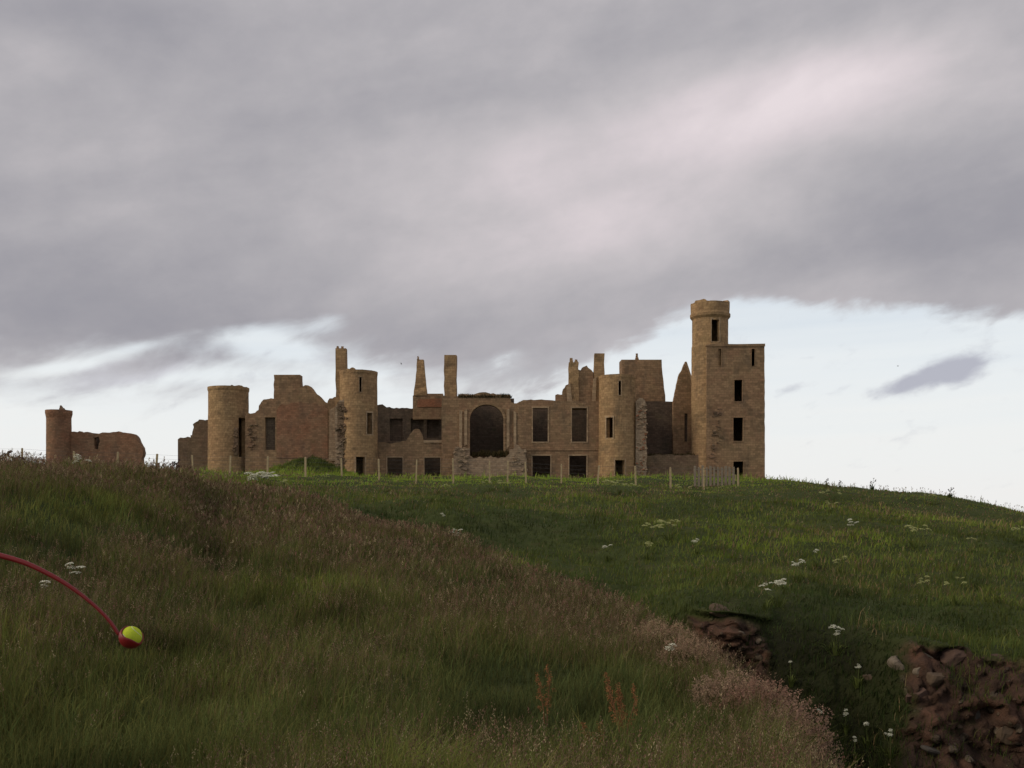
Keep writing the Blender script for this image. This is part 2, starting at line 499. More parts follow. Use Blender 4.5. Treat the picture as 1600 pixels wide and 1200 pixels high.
def veg(p, s):
    """brown-seed share, lushness, and tone of the vegetation growing at p"""
    Y = np.maximum(p[:, 1], 1)
    u = CX + p[:, 0] / Y * F
    v = HY - (p[:, 2] - EYE) / Y * F
    n1 = fbm(p[:, 0] / 3.5, p[:, 1] / 3.5, 31)
    n2 = fbm(p[:, 0] / 1.1, p[:, 1] / 1.1, 37)
    near = s < 5.35
    ridge = np.clip((s - 3.9) / 1.0, 0, 1) * near
    brown = np.where(near, .31 + .46 * ridge, .12) - .10 * near * np.clip((v - 1000) / 150, 0, 1)
    # brown strip over the top of the knoll and the spur running down to the gully
    brown = brown + .5 * gauss(u, v, 150, 745, 260, 45) + .45 * gauss(u, v, 640, 850, 260, 45) * near + .35 * gauss(u, v, 900, 980, 200, 60) * near
    brown = brown - .7 * gauss(u, v, 110, 805, 130, 40) - .4 * gauss(u, v, 480, 935, 100, 50) - .25 * gauss(u, v, 220, 1130, 330, 110) - .35 * gauss(u, v, 900, 1170, 260, 90)
    brown = brown + np.where(near, 0, .55 * gauss(u, v, 800, 768, 500, 9) + .6 * gauss(u, v, 1560, 800, 200, 18) + .45 * gauss(u, v, 1300, 772, 180, 9) + .35 * gauss(u, v, 1250, 835, 160, 10) + .25 * gauss(u, v, 950, 800, 150, 14))
    brown = brown * np.where(s > 11.6, .35, 1.0)
    n3 = fbm(p[:, 0] / .35, p[:, 1] / .5, 41, 2)
    brown = np.clip(brown + (n1 - .5) * 1.3 + (n2 - .5) * 1.1 + (n3 - .5) * .8 * near, 0, 1)
    lush = np.where(near, .43, .55) + (n1 - .5) * np.where(near, 1.0, 1.35)
    lush = lush + .4 * gauss(u, v, 110, 800, 140, 40) + .22 * gauss(u, v, 480, 930, 90, 45) + .06 * gauss(u, v, 250, 1120, 250, 80)
    lush = lush + np.where(near, 0, 1.0 * gauss(u, v, 760, 747, 600, 13) + .35 * gauss(u, v, 1150, 850, 420, 50))
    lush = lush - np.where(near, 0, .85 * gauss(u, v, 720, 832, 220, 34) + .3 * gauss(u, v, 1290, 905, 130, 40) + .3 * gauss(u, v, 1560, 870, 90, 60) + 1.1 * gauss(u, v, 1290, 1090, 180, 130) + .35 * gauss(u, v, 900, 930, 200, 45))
    return u, v, brown, np.clip(lush, 0, 1.3), n1, n2, near


G_DARK = np.array([.058, .080, .026]); G_MID = np.array([.128, .158, .040]); G_LUSH = np.array([.165, .225, .036])
B_DRY = np.array([.215, .165, .085]); B_SEED = np.array([.245, .160, .108])


def blades(n, weight, hmin, hmax, wbase, lod, height_fn=None, dryness=.45):
    p, s = sample(n, weight)
    u, v, brown, lush, n1, n2, near = veg(p, s)
    n = len(p)
    Y = np.maximum(p[:, 1], 1)
    tall = fbm(p[:, 0] / .8, p[:, 1] / .8, 71, 2)
    h = (hmin + (hmax - hmin) * RNG.random(n) ** 1.3) * (.55 + .9 * n1) * (.35 + 1.3 * tall)
    if height_fn is not None: h = h * height_fn(u, v, s, p)
    w = np.maximum(wbase * (.7 + .6 * RNG.random(n)), Y * lod)
    ph = RNG.random(n) * 2 * np.pi
    side = np.stack([np.cos(ph), np.sin(ph), np.zeros(n)], -1) * (w / 2)[:, None]
    th = RNG.random(n) * 2 * np.pi
    la = (.15 + .75 * RNG.random(n) ** 1.2) * h
    lean = np.stack([np.cos(th) * la + .12 * h, np.sin(th) * la, np.zeros(n)], -1)
    up = np.zeros((n, 3)); up[:, 2] = h
    p = p - np.array([0, 0, .04])
    mid = p + up * .58 + lean * .32
    tip = p + up * np.clip(1 - .5 * (la / h) ** 2, .5, 1)[:, None] + lean
    V = np.stack([p - side, p + side, mid + side * .75, mid - side * .75, tip], 1).reshape(-1, 3)
    b = np.arange(n) * 5
    q = np.stack([b, b + 1, b + 2, b + 3], -1); t = np.stack([b + 3, b + 2, b + 4], -1)
    r = RNG.random(n)
    c = G_DARK * (1 - np.clip(lush * 1.6, 0, 1))[:, None] + G_MID * np.clip(lush * 1.6, 0, 1)[:, None]
    k = np.clip((lush - .55) / .6, 0, 1)[:, None]
    c = c * (1 - k) + G_LUSH * k
    c = np.where(near[:, None], c * np.array([1.2, 1.08, 1.25]), c)
    dry = (r < brown * dryness)[:, None]
    c = c * (1 - .4 * np.where(near, 0, gauss(u, v, 1290, 1100, 150, 120)))[:, None]          # dark nettles and docks, with the gully's shade painted in
    c = c * np.where(s > 11.0, 1 + .45 * np.clip(lush - .5, 0, 1), 1.0)[:, None]
    c = np.where(dry, B_DRY, c)
    tuft = fbm(p[:, 0] / .45, p[:, 1] / .45, 61, 2); tuft2 = fbm(p[:, 0] / 1.6, p[:, 1] / 2.4, 67, 3)
    c = c * np.where(near, .6 + .8 * RNG.random(n), .8 + .4 * RNG.random(n))[:, None] * np.clip(np.where(near, 1.1 * tuft + .9 * tuft2, .15 + .7 * tuft + 1.25 * tuft2), .25, 2.0)[:, None]
    c[:, 0] *= .85 + .35 * RNG.random(n)
    return V, q, t, np.repeat(c, 5, 0)


def seeds(n, weight, hmin, hmax, lod, nf=7, bright=1.0):
    p, s = sample(int(n * 1.7), weight)
    u, v, brown, lush, n1, n2, near = veg(p, s)
    keep = RNG.random(len(p)) < brown
    p, s, n1, brown, near = p[keep][:n], s[keep][:n], n1[keep][:n], brown[keep][:n], near[keep][:n]
    n = len(p)
    Y = np.maximum(p[:, 1], 1)
    h = (hmin + (hmax - hmin) * RNG.random(n)) * (.7 + .6 * n1)
    th = RNG.random(n) * 2 * np.pi
    la = (.05 + .45 * RNG.random(n) ** 1.4) * h
    lean = np.stack([np.cos(th) * la + .1 * h, np.sin(th) * la, np.zeros(n)], -1)
    tip = p + lean; tip[:, 2] += h * .97
    w = np.maximum(.0025, Y * lod * .45)
    ph = RNG.random(n) * 2 * np.pi
    side = np.stack([np.cos(ph), np.sin(ph), np.zeros(n)], -1) * (w / 2)[:, None]
    V1 = np.stack([p - side, p + side, tip], 1).reshape(-1, 3)
    T1 = (np.arange(n) * 3)[:, None] + np.arange(3)[None]
    C1 = np.repeat(np.where((RNG.random(n) < .5)[:, None], B_DRY, G_MID) * (.7 + .5 * RNG.random(n))[:, None], 3, 0)
    # feathery head
    m = n * nf
    L = (.07 + .09 * RNG.random(n))
    f = np.tile(np.arange(nf) / nf, n)
    rep = np.repeat(np.arange(n), nf)
    axis = (tip - p) / np.linalg.norm(tip - p, axis=1)[:, None]
    ctr = tip[rep] - axis[rep] * (L[rep] * f)[:, None]
    spread = (.006 + .02 * f * (L[rep] / .12)) * 1.0
    off = RNG.normal(size=(m, 3)) * spread[:, None]; off[:, 2] *= .4
    ln = np.maximum(.02, Y[rep] * lod * 1.3) * (.7 + .6 * RNG.random(m))
    wd = np.maximum(.006, Y[rep] * lod * .75) * (.7 + .6 * RNG.random(m))
    d = axis[rep] + RNG.normal(size=(m, 3)) * .45
    d /= np.linalg.norm(d, axis=1)[:, None]
    pe = np.cross(d, RNG.normal(size=(m, 3))); pe /= np.linalg.norm(pe, axis=1)[:, None] + 1e-6
    b0 = ctr + off
    V2 = np.stack([b0 - d * (ln / 2)[:, None], b0 + pe * (wd / 2)[:, None], b0 + d * (ln / 2)[:, None], b0 - pe * (wd / 2)[:, None]], 1).reshape(-1, 3)
    Q2 = (np.arange(m) * 4)[:, None] + np.arange(4)[None]
    tone = RNG.random(n)
    cs = np.where((tone < .25)[:, None], np.array([.36, .29, .17]), np.where((tone > .8)[:, None], np.array([.24, .12, .095]), B_SEED))
    cs = cs * (bright * (.5 + .9 * RNG.random(n)))[:, None]
    C2 = np.repeat(np.repeat(cs, nf, 0), 4, 0)
    V = np.concatenate([V1, V2]); C = np.concatenate([C1, C2])
    return V, Q2 + len(V1), T1, C


def join(parts):
    V, Q, T, C, o = [], [], [], [], 0
    for (v, q, t, c) in parts:
        V.append(v); Q.append(q + o); T.append(t + o); C.append(c); o += len(v)
    fs = [np.concatenate(Q), np.concatenate(T)]
    return np.concatenate(V), fs, np.concatenate(C)


inu = (CU > -560) & (CU < 1860)
nearmask = inu & (CS > 2.25) & (CS < 5.55) & (CY > 4.5)
farmask = inu & (CS >= 5.4) & (CS < 13.15) & (CE < .35)
wn = np.where(nearmask, 1 / np.maximum(CY, 6) ** 1.75, 0)
wf = np.where(farmask, 1 / np.maximum(CY, 20) ** 1.5, 0) * np.where((CS > 6.5) & (CU < 950), 1, 1)
LOD = .00075


def hfar(u, v, s, p):
    return np.where(s > 11.0, .5, 1.0) * np.where((s > 5.5) & (s < 8.1) & (u > 900), 1.25, 1.0)


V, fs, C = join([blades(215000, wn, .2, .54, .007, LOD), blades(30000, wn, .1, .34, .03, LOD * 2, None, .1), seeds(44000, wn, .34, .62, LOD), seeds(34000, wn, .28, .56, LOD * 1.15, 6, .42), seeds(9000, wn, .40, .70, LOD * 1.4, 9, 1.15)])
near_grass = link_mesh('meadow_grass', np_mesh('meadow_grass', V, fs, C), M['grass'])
tag(near_grass, 'long seeding meadow grass, brown and green, over the near hillside', 'grass', kind='stuff')
wm = np.where(inu & (CS > 12.2) & (CS < 13.4), 1.0, 0.0) * np.where((np.abs(CU - 475) < 80) & (CS > 12.7), 30, 1)
wb = np.where(inu & (CE >= .3) & (CU > 900) & (fbm(GX[:-1, :-1] * 1.2, GZ[:-1, :-1] * 1.4, 58, 3) > .53), 1.0, 0.0)
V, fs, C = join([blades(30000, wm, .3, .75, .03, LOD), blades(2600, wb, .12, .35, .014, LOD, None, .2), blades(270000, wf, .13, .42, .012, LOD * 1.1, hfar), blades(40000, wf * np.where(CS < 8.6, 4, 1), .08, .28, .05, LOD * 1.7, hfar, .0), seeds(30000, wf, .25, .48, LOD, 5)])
far_grass = link_mesh('hillside_grass', np_mesh('hillside_grass', V, fs, C), M['grass'])
tag(far_grass, 'green rough grass covering the slope beyond the gully up to the fence', 'grass', kind='stuff')




# ------------------------------------------------------------------ masonry builders
def box_uv(me):
    uv = me.uv_layers.get('UVMap') or me.uv_layers.new(name='UVMap')
    for p in me.polygons:
        n = p.normal
        ax, ay, az = abs(n.x), abs(n.y), abs(n.z)
        for li in p.loop_indices:
            c = me.vertices[me.loops[li].vertex_index].co
            if az > .8: uv.data[li].uv = (c.x, c.y)
            elif ax > ay: uv.data[li].uv = (c.y, c.z)
            else: uv.data[li].uv = (c.x, c.z)


def ragged(pts, amp=2.0, step=4.0):
    """break a straight run of outline points into an uneven ruined edge"""
    out = []
    amp *= 1.35
    for (a, b) in zip(pts[:-1], pts[1:]):
        L = math.hypot(b[0] - a[0], b[1] - a[1])
        n = max(1, int(L / step))
        for k in range(n):
            t = k / n
            j = amp if k else amp * .4
            out.append((a[0] + (b[0] - a[0]) * t + random.uniform(-j, j) * .7, a[1] + (b[1] - a[1]) * t + random.uniform(-j, j)))
    out.append(pts[-1])
    return out


def slab_mesh(polys, Y, thick, name, jitter=0.0):
    """outline with holes (directions at distance Y) -> upright slab, front face at Y"""
    cu = bpy.data.curves.new(name, 'CURVE')
    cu.dimensions = '2D'
    cu.fill_mode = 'BOTH'
    cu.extrude = thick / 2
    for pl in polys:
        sp = cu.splines.new('POLY')
        sp.points.add(len(pl) - 1)
        for pt, (px, py) in zip(sp.points, pl):
            w = P(px, py, Y)
            pt.co = (w.x, w.z, 0, 1)
        sp.use_cyclic_u = True
    ob = bpy.data.objects.new(name, cu)
    COL.objects.link(ob)
    bpy.context.view_layer.update()
    me = bpy.data.meshes.new_from_object(ob.evaluated_get(bpy.context.evaluated_depsgraph_get()))
    bpy.data.objects.remove(ob)
    bpy.data.curves.remove(cu)
    me.materials.clear()
    # curve local (x, z, depth) -> world
    me.transform(Matrix(((1, 0, 0, 0), (0, 0, 1, Y + thick / 2), (0, 1, 0, 0), (0, 0, 0, 1))))
    bm = bmesh.new(); bm.from_mesh(me)
    bmesh.ops.remove_doubles(bm, verts=bm.verts, dist=.0005)
    bmesh.ops.recalc_face_normals(bm, faces=bm.faces)
    bm.to_mesh(me); bm.free()
    me.name = name
    return me


def slab(name, polys, Y, thick, mat, parent, label=None):
    me = slab_mesh(polys, Y, thick, name)
    box_uv(me)
    o = link_mesh(name, me, M[mat], parent)
    if label: o['label'] = label
    return o


def rect(x0, y0, x1, y1):
    return [(x0, y0), (x1, y0), (x1, y1), (x0, y1)]


def frame(x0, y0, x1, y1, Y, parent, w=1.6, sill=True, name='window_frame', mat='dress', thick=.4, proud=.05):
    outer = [(x0 - w, y0 - w * 1.3), (x1 + w, y0 - w * 1.3), (x1 + w, y1 + (w if sill else 0)), (x0 - w, y1 + (w if sill else 0))]
    if sill:
        return slab(name, [outer, rect(x0, y0, x1, y1)], Y - proud, thick, mat, parent)
    u = [(x0 - w, y1), (x0 - w, y0 - w * 1.3), (x1 + w, y0 - w * 1.3), (x1 + w, y1), (x1, y1), (x1, y0), (x0, y0), (x0, y1)]
    return slab(name, [u], Y - proud, thick, mat, parent)


def merge(name, metas, mat, parent, label=None):
    """several meshes of one part -> one mesh object"""
    bm = bmesh.new()
    for me in metas:
        bm.from_mesh(me)
    out = bpy.data.meshes.new(name)
    bm.to_mesh(out); bm.free()
    box_uv(out)
    o = link_mesh(name, out, M[mat], parent)
    if label: o['label'] = label
    return o


def prism_mesh(x0, y0, x1, y1, Y, depth, name='prism', tx0=None, tx1=None, cap=0.0):
    """upright four-sided stack, optionally tapering to tx0..tx1 at the top; slight unevenness"""
    bm = bmesh.new()
    n = 7
    rings = []
    tx0 = x0 if tx0 is None else tx0; tx1 = x1 if tx1 is None else tx1
    for k in range(n + 1):
        t = k / n
        a = x0 + (tx0 - x0) * t; b = x1 + (tx1 - x1) * t
        py = y1 + (y0 - y1) * t
        dp = depth * ((b - a) / (x1 - x0)) if x1 > x0 else depth
        A = P(a, py, Y); B = P(b, py, Y)
        off = (depth - dp) / 2
        j = lambda: random.uniform(-.06, .06)
        rings.append([bm.verts.new((A.x + j(), Y + off + j(), A.z)), bm.verts.new((B.x + j(), Y + off + j(), B.z)),
                      bm.verts.new((B.x + j(), Y + off + dp + j(), B.z)), bm.verts.new((A.x + j(), Y + off + dp + j(), A.z + random.uniform(-.1, .1)))])
    for a, b in zip(rings[:-1], rings[1:]):
        for k in range(4):
            bm.faces.new((a[k], a[(k + 1) % 4], b[(k + 1) % 4], b[k]))
    bm.faces.new(rings[0][::-1]); bm.faces.new(rings[-1])
    me = bpy.data.meshes.new(name)
    bm.to_mesh(me); bm.free()
    return me


def box_mesh(x0, x1, ya, yb, z0, z1, name='box'):
    bm = bmesh.new()
    bmesh.ops.create_cube(bm, size=1)
    for v in bm.verts:
        v.co = Vector(((x0 + x1) / 2 + v.co.x * (x1 - x0), (ya + yb) / 2 + v.co.y * (yb - ya), (z0 + z1) / 2 + v.co.z * (z1 - z0)))
    me = bpy.data.meshes.new(name); bm.to_mesh(me); bm.free()
    return me


def bearing(px, cx, rp, Yc):
    """angle round a tower at which its wall is met when looking towards px"""
    r = rp / F * Yc
    xc = (cx - CX) / F * Yc
    t = 0.0
    for _ in range(30):
        v = ((px - CX) / F * (Yc - r * math.cos(t)) - xc) / r
        t = .5 * t + .5 * math.asin(max(-1, min(1, v)))
    return t


def round_tower(name, cx, rp, top, base, Yc, openings, mat, parent, label=None, rag=.25, thick=.75, flare=0.0, floors=(), profile=None, topfn=None):
    """hollow round tower; openings in seen directions; profile: list of (py, radius scale)"""
    r = rp / F * Yc
    xc = (cx - CX) / F * Yc
    Yf = Yc - r * .8
    zof = lambda py: EYE + (HY - py) / F * Yf
    th = set(np.round(np.linspace(-math.pi, math.pi, 73)[:-1], 5))
    zs = set(np.round(np.arange(zof(base), zof(top) - .25, .55), 4))
    ops = []
    for (x0, y0, x1, y1) in openings:
        t0 = bearing(x0, cx, rp, Yc); t1 = bearing(x1, cx, rp, Yc)
        z0, z1 = zof(y1), zof(y0)
        th = {t for t in th if abs(t - t0) > .035 and abs(t - t1) > .035} | {t0, t1}
        zs = {z for z in zs if abs(z - z0) > .12 and abs(z - z1) > .12} | {z0, z1}
        ops.append((t0, t1, z0, z1))
    if profile:
        for (py, k) in profile:
            z = zof(py)
            zs = {q for q in zs if abs(q - z) > .1} | {z}
    th = sorted(th); zs = sorted(zs); zs.append(zof(top))
    nt_, nz = len(th), len(zs)
    bm = bmesh.new(); uvl = bm.loops.layers.uv.new('UVMap')

    def rad(z):
        if not profile: return r
        pts = [(zof(py), k) for (py, k) in profile]
        pts.sort()
        if z <= pts[0][0]: return r * pts[0][1]
        for (a, b) in zip(pts[:-1], pts[1:]):
            if z <= b[0] + 1e-6:
                return r * (a[1] + (b[1] - a[1]) * (z - a[0]) / max(1e-6, b[0] - a[0]))
        return r * pts[-1][1]
    O, I = [], []
    tops = [random.uniform(-rag * 1.8, rag * .5) + (topfn(t) if topfn else 0) for t in th]
    for k, z in enumerate(zs):
        o, i_ = [], []
        for m_, t in enumerate(th):
            zz = z + (tops[m_] if k == nz - 1 else 0)
            rr = rad(z) + random.uniform(-.014, .014)
            ri = r - thick
            o.append(bm.verts.new((xc + rr * math.sin(t), Yc - rr * math.cos(t), zz)))
            i_.append(bm.verts.new((xc + ri * math.sin(t), Yc - ri * math.cos(t), zz)))
        O.append(o); I.append(i_)

    def solid(k, m_):
        if k < 0 or k >= nz - 1: return False
        zc = (zs[k] + zs[k + 1]) / 2
        a = th[m_ % nt_]; b = th[(m_ + 1) % nt_]
        if b < a: b += 2 * math.pi
        tc = (a + b) / 2
        for (t0, t1, z0, z1) in ops:
            if t0 < tc < t1 and z0 < zc < z1: return False
        return True

    def face(vs, uvs):
        try:
            f = bm.faces.new(vs)
        except ValueError:
            return
        for l, q in zip(f.loops, uvs): l[uvl].uv = q
    for k in range(nz - 1):
        for m_ in range(nt_):
            if not solid(k, m_): continue
            n_ = (m_ + 1) % nt_
            a = th[m_] * r; b = (th[n_] if n_ else th[0] + 2 * math.pi) * r
            q = [(a, zs[k]), (b, zs[k]), (b, zs[k + 1]), (a, zs[k + 1])]
            face((O[k][m_], O[k][n_], O[k + 1][n_], O[k + 1][m_]), q)
            face((I[k][n_], I[k][m_], I[k + 1][m_], I[k + 1][n_]), q)
            if not solid(k + 1, m_): face((O[k + 1][m_], O[k + 1][n_], I[k + 1][n_], I[k + 1][m_]), q)
            if not solid(k - 1, m_): face((I[k][m_], I[k][n_], O[k][n_], O[k][m_]), q)
            if not solid(k, m_ + 1): face((O[k][n_], I[k][n_], I[k + 1][n_], O[k + 1][n_]), q)
            if not solid(k, m_ - 1): face((I[k][m_], O[k][m_], O[k + 1][m_], I[k + 1][m_]), q)
    for py in floors:
        z = zof(py)
        ring = [bm.verts.new((xc + (r - thick * .7) * math.sin(t), Yc - (r - thick * .7) * math.cos(t), z)) for t in np.linspace(0, 2 * math.pi, 25)[:-1]]
        ring2 = [bm.verts.new((v.co.x, v.co.y, z - .25)) for v in ring]
        face(ring, [(v.co.x, v.co.y) for v in ring]); face(ring2[::-1], [(v.co.x, v.co.y) for v in ring2])
    bmesh.ops.recalc_face_normals(bm, faces=bm.faces)
    me = bpy.data.meshes.new(name)
    bm.to_mesh(me); bm.free()
    o = link_mesh(name, me, M[mat], parent)
    if label: o['label'] = label
    return o


def tower_frame(x0, y0, x1, y1, cx, rp, Yc, parent, name='window_frame', w=.16, sill=True, mat='dress'):
    """dressed stones set round an opening of a round tower, facing outwards"""
    r = rp / F * Yc
    Yf = Yc - r * .8
    t0 = bearing(x0, cx, rp, Yc); t1 = bearing(x1, cx, rp, Yc)
    z0 = EYE + (HY - y1) / F * Yf; z1 = EYE + (HY - y0) / F * Yf
    xc = (cx - CX) / F * Yc
    dw = w / r
    metas = []
    spans = [(t0 - dw, t0, z0, z1), (t1, t1 + dw, z0, z1), (t0 - dw, t1 + dw, z1, z1 + w * 1.4)]
    if sill: spans.append((t0 - dw, t1 + dw, z0 - w, z0))
    bm = bmesh.new()
    for (a, b, za, zb) in spans:
        vs = []
        for (t, rr) in ((a, r + .05), (b, r + .05), (b, r - .3), (a, r - .3)):
            for z in (za + .003, zb - .003):
                vs.append(bm.verts.new((xc + rr * math.sin(t), Yc - rr * math.cos(t), z)))
        for q in ((0, 2, 3, 1), (2, 4, 5, 3), (4, 6, 7, 5), (6, 0, 1, 7), (1, 3, 5, 7), (0, 6, 4, 2)):
            bm.faces.new([vs[i] for i in q])
    bmesh.ops.recalc_face_normals(bm, faces=bm.faces)
    me = bpy.data.meshes.new(name); bm.to_mesh(me); bm.free()
    box_uv(me)
    return link_mesh(name, me, M[mat], parent)


def stones(name, region, Y, n, smin, smax, mat, parent, label=None, depth=.5):
    """projecting broken stones scattered over a region (x0,y0,x1,y1) of a wall face at Y"""
    bm = bmesh.new()
    a0, b0 = P(region[0], region[3], Y), P(region[2], region[1], Y)
    core = bmesh.ops.create_cube(bm, size=1)
    for v in core['verts']:
        v.co = Vector(((a0.x + b0.x) / 2 + v.co.x * (b0.x - a0.x), Y + .33 + v.co.y * .5, (a0.z + b0.z) / 2 + v.co.z * (b0.z - a0.z)))
    for k in range(int(n * .7)):
        px = random.uniform(region[0], region[2]); py = random.uniform(region[1], region[3])
        c = P(px, py, Y + random.uniform(-.12, .1))
        s = random.uniform(smin, smax) * .8
        res = bmesh.ops.create_cube(bm, size=s * 1.5)
        sx, sy, sz = random.uniform(.9, 1.5), random.uniform(.6, .9), random.uniform(.55, .8)
        rot = Matrix.Rotation(random.uniform(-.5, .5), 3, 'Y') @ Matrix.Rotation(random.uniform(-.5, .5), 3, 'X')
        for v in res['verts']:
            q = Vector((v.co.x * sx, v.co.y * sy, v.co.z * sz)) * random.uniform(.75, 1.2)
            v.co = rot @ q + c
    me = bpy.data.meshes.new(name); bm.to_mesh(me); bm.free()
    box_uv(me)
    o = link_mesh(name, me, M[mat], parent)
    if label: o['label'] = label
    return o


def turf_mesh(x0, x1, py, Y, depth, n, h):
    """grass growing on a ledge: short blades"""
    A, B = P(x0, py, Y), P(x1, py, Y)
    p = np.stack([RNG.uniform(A.x, B.x, n), RNG.uniform(Y, Y + depth, n), np.full(n, A.z - .08)], -1)
    hh = h * (.4 + RNG.random(n)) * (.4 + fbm(p[:, 0] * 1.3, p[:, 1], 77))
    ph = RNG.random(n) * 6.28
    side = np.stack([np.cos(ph), np.sin(ph), np.zeros(n)], -1) * .06
    tip = p + np.stack([RNG.normal(size=n) * .12, RNG.normal(size=n) * .12, hh], -1)
    V = np.stack([p - side, p + side, tip], 1).reshape(-1, 3)
    T = (np.arange(n) * 3)[:, None] + np.arange(3)[None]
    c = (np.array([.075, .072, .03]) * .8 + np.array([.03, .0, .0]) * RNG.random(n)[:, None]) * (.5 + .8 * RNG.random(n))[:, None]
    return np_mesh('turf', V, [T], np.repeat(c, 3, 0))


def turf(name, x0, x1, py, Y, depth, n, h, parent, label=None):
    o = link_mesh(name, turf_mesh(x0, x1, py, Y, depth, n, h), M['plant'], parent)
    if label: o['label'] = label
    return o


# ------------------------------------------------------------------ the castle
castle = empty('ruined_castle', (P(760, 0, 130).x, 130, ground_at(760, 128)),
               'long roofless brown stone castle ruin with round towers and one tall square tower', 'castle')
K = castle
B = 778          # everything is founded below the turf

# far left stub and round tower
slab('broken_wall', [[(278, B)] + ragged([(278, 687), (284, 684), (298, 684), (301, 672), (303, 661), (314, 656), (334, 657)], 1.6, 3) + [(334, B)]],
     138, 1.6, 'brown', K, 'low broken wall stub left of the leftmost castle tower')
YC = 134
tw = round_tower('round_tower', 357, 31, 603, 760, YC, [(373, 652, 385.5, 714)], 'sand', K,
                 'stout plain round tower with a torn open right side', rag=.12, floors=(640,),
                 profile=[(775, 1.02), (700, 1.0), (610, .985), (607, 1.02), (603, 1.02)], topfn=lambda t: .12 * math.sin(t * 2.3))
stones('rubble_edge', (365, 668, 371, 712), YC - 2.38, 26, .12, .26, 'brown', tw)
# wall with fireplace gable
wall_d = slab('wall', [[(383, B), (383, 650)] + ragged([(384, 647), (398, 645), (404, 640), (407, 630), (412, 624), (428, 623), (469, 604), (481, 602), (488, 608), (497, 617), (506, 627), (511, 629), (515, 622), (527, 620)], 1.2, 3.5)
      + [(527, B)], rect(414, 652, 430, 703)], 132, 1.1, 'wall', K, 'ruined gable wall of pink rubble with a blocked doorway')
slab('blocked_doorway', [rect(413, 651, 431, 704)], 132.55, .4, 'inner_dark', wall_d)
slab('infill_panel', [[(432, 716)] + ragged([(432, 640), (440, 632), (470, 628), (500, 632), (512, 640)], 1.5, 5) + [(512, 716)]], 131.93, .3, 'pink', wall_d, 'pink rubble infill')
merge('chimney_stack', [prism_mesh(428, 585.5, 469, 640, 132.2, 1.6)], 'wall', K, 'broad square chimney block on the pink gable wall')
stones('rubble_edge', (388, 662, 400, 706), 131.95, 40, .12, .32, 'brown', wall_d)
slab('wall_pier', [[(514, 720), (515, 640), (523, 636), (526, 720)]], 131.8, .5, 'pale', wall_d)

# round tower with thin chimney
YC = 130.5
merge('chimney', [prism_mesh(524.5, 544, 540, 660, 129.6, 1.3), prism_mesh(526, 541, 529, 545, 129.9, .3), prism_mesh(533, 541, 536.5, 545, 129.9, .3)],
      'sand', K, 'tall thin chimney with two small pots beside the second round tower')
tw = round_tower('round_tower', 560, 30, 578, 765, YC, [(561.5, 590, 565, 613), (573.5, 645, 581.5, 678), (556, 714, 570, 748)], 'sand', K,
                 'round tower with a ragged chimney on its left side and a dark door at its foot', rag=.16, floors=(586, 632, 700),
                 profile=[(775, 1.03), (700, 1.0), (585, .975), (582, 1.0), (578, 1.0)], topfn=lambda t: .25 * math.exp(-((t + .2) / .3) ** 2))
tower_frame(573.5, 645, 581.5, 678, 560, 30, YC, tw)
tower_frame(556, 714, 570, 748, 560, 30, YC, tw, 'door_frame', sill=False)
tower_frame(561.5, 590, 565, 613, 560, 30, YC, tw, 'slit_frame', w=.09)
slab('broken_pier', [[(523, B)] + ragged([(524, 636), (530, 625), (538, 622), (543, 632), (540, 660), (545, 690), (541, 715), (546, 738)], 2.0, 4) + [(548, B)]], 128.6, 2.2, 'pale', K,
     'ragged broken masonry up the left side of the second round tower')
stones('rubble_edge', (527, 628, 545, 730), 128.5, 110, .12, .34, 'brown', K)
stones('rubble_edge', (524, 690, 536, 745), 128.4, 40, .12, .3, 'pale', K)

# shaded range between the round tower and the arch
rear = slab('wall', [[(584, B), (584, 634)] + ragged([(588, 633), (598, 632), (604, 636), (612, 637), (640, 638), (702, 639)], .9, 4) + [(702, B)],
             rect(609, 654, 629, 689), rect(642, 654, 662, 700), rect(667, 642, 686, 684)], 138, 1.0, 'inner_dark', K, 'dark rear wall with blocked window recesses')
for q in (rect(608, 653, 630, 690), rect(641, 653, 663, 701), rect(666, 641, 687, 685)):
    slab('blocked_window', [q], 138.55, .4, 'inner_dark', rear)
front = slab('wall', [[(583, B)] + ragged([(583, 694), (596, 691), (612, 693), (624, 691), (634, 689), (640, 679), (647, 671), (655, 671), (660, 681), (663, 689), (672, 690), (692, 689)], 1.0, 3.5) + [(692, B)],
             rect(605, 715, 629, 745), rect(663, 715, 688, 745)], 130.8, .9, 'wall', K, 'lower front wall with a ragged broken top')
frame(605, 715, 629, 745, 130.8, front, 1.2)
frame(663, 715, 688, 745, 130.8, front, 1.2)
slab('string_course', [[(662, 692), (662, 688), (691, 687.5), (691, 691.5)]], 130.65, .25, 'dress', front)
x0, x1 = P(583, 0, 132).x, P(692, 0, 132).x
zt = P(0, 697, 132).z
merge('vault', [box_mesh(x0, x1, 131.8, 133.8, zt - .5, zt)], 'inner_dark', K)
slab('wall', [[(645, 655), (645, 618), (668, 615), (692, 615), (692, 655)]], 136.4, .9, 'wall', K, 'upper wall band under the tapered chimney')
slab('brick_band', [ragged([(652, 632), (653, 624), (690, 622)], .8, 4) + [(690, 636), (652, 636)]], 136.3, .3, 'brick', K, 'band of exposed red brick below the tapered chimney')
merge('chimney', [prism_mesh(646.5, 561, 667, 618, 136.3, 1.6, tx0=651.5, tx1=661), prism_mesh(651.5, 556, 655, 562, 136.7, .4, tx0=652, tx1=653.5)],
      'sand', K, 'tapering chimney with a jagged tip, left of the straight one')
merge('chimney', [prism_mesh(694, 554.5, 713, 640, 131.0, 1.5)], 'sand', K,
      'tall straight square chimney rising left of the great arch')

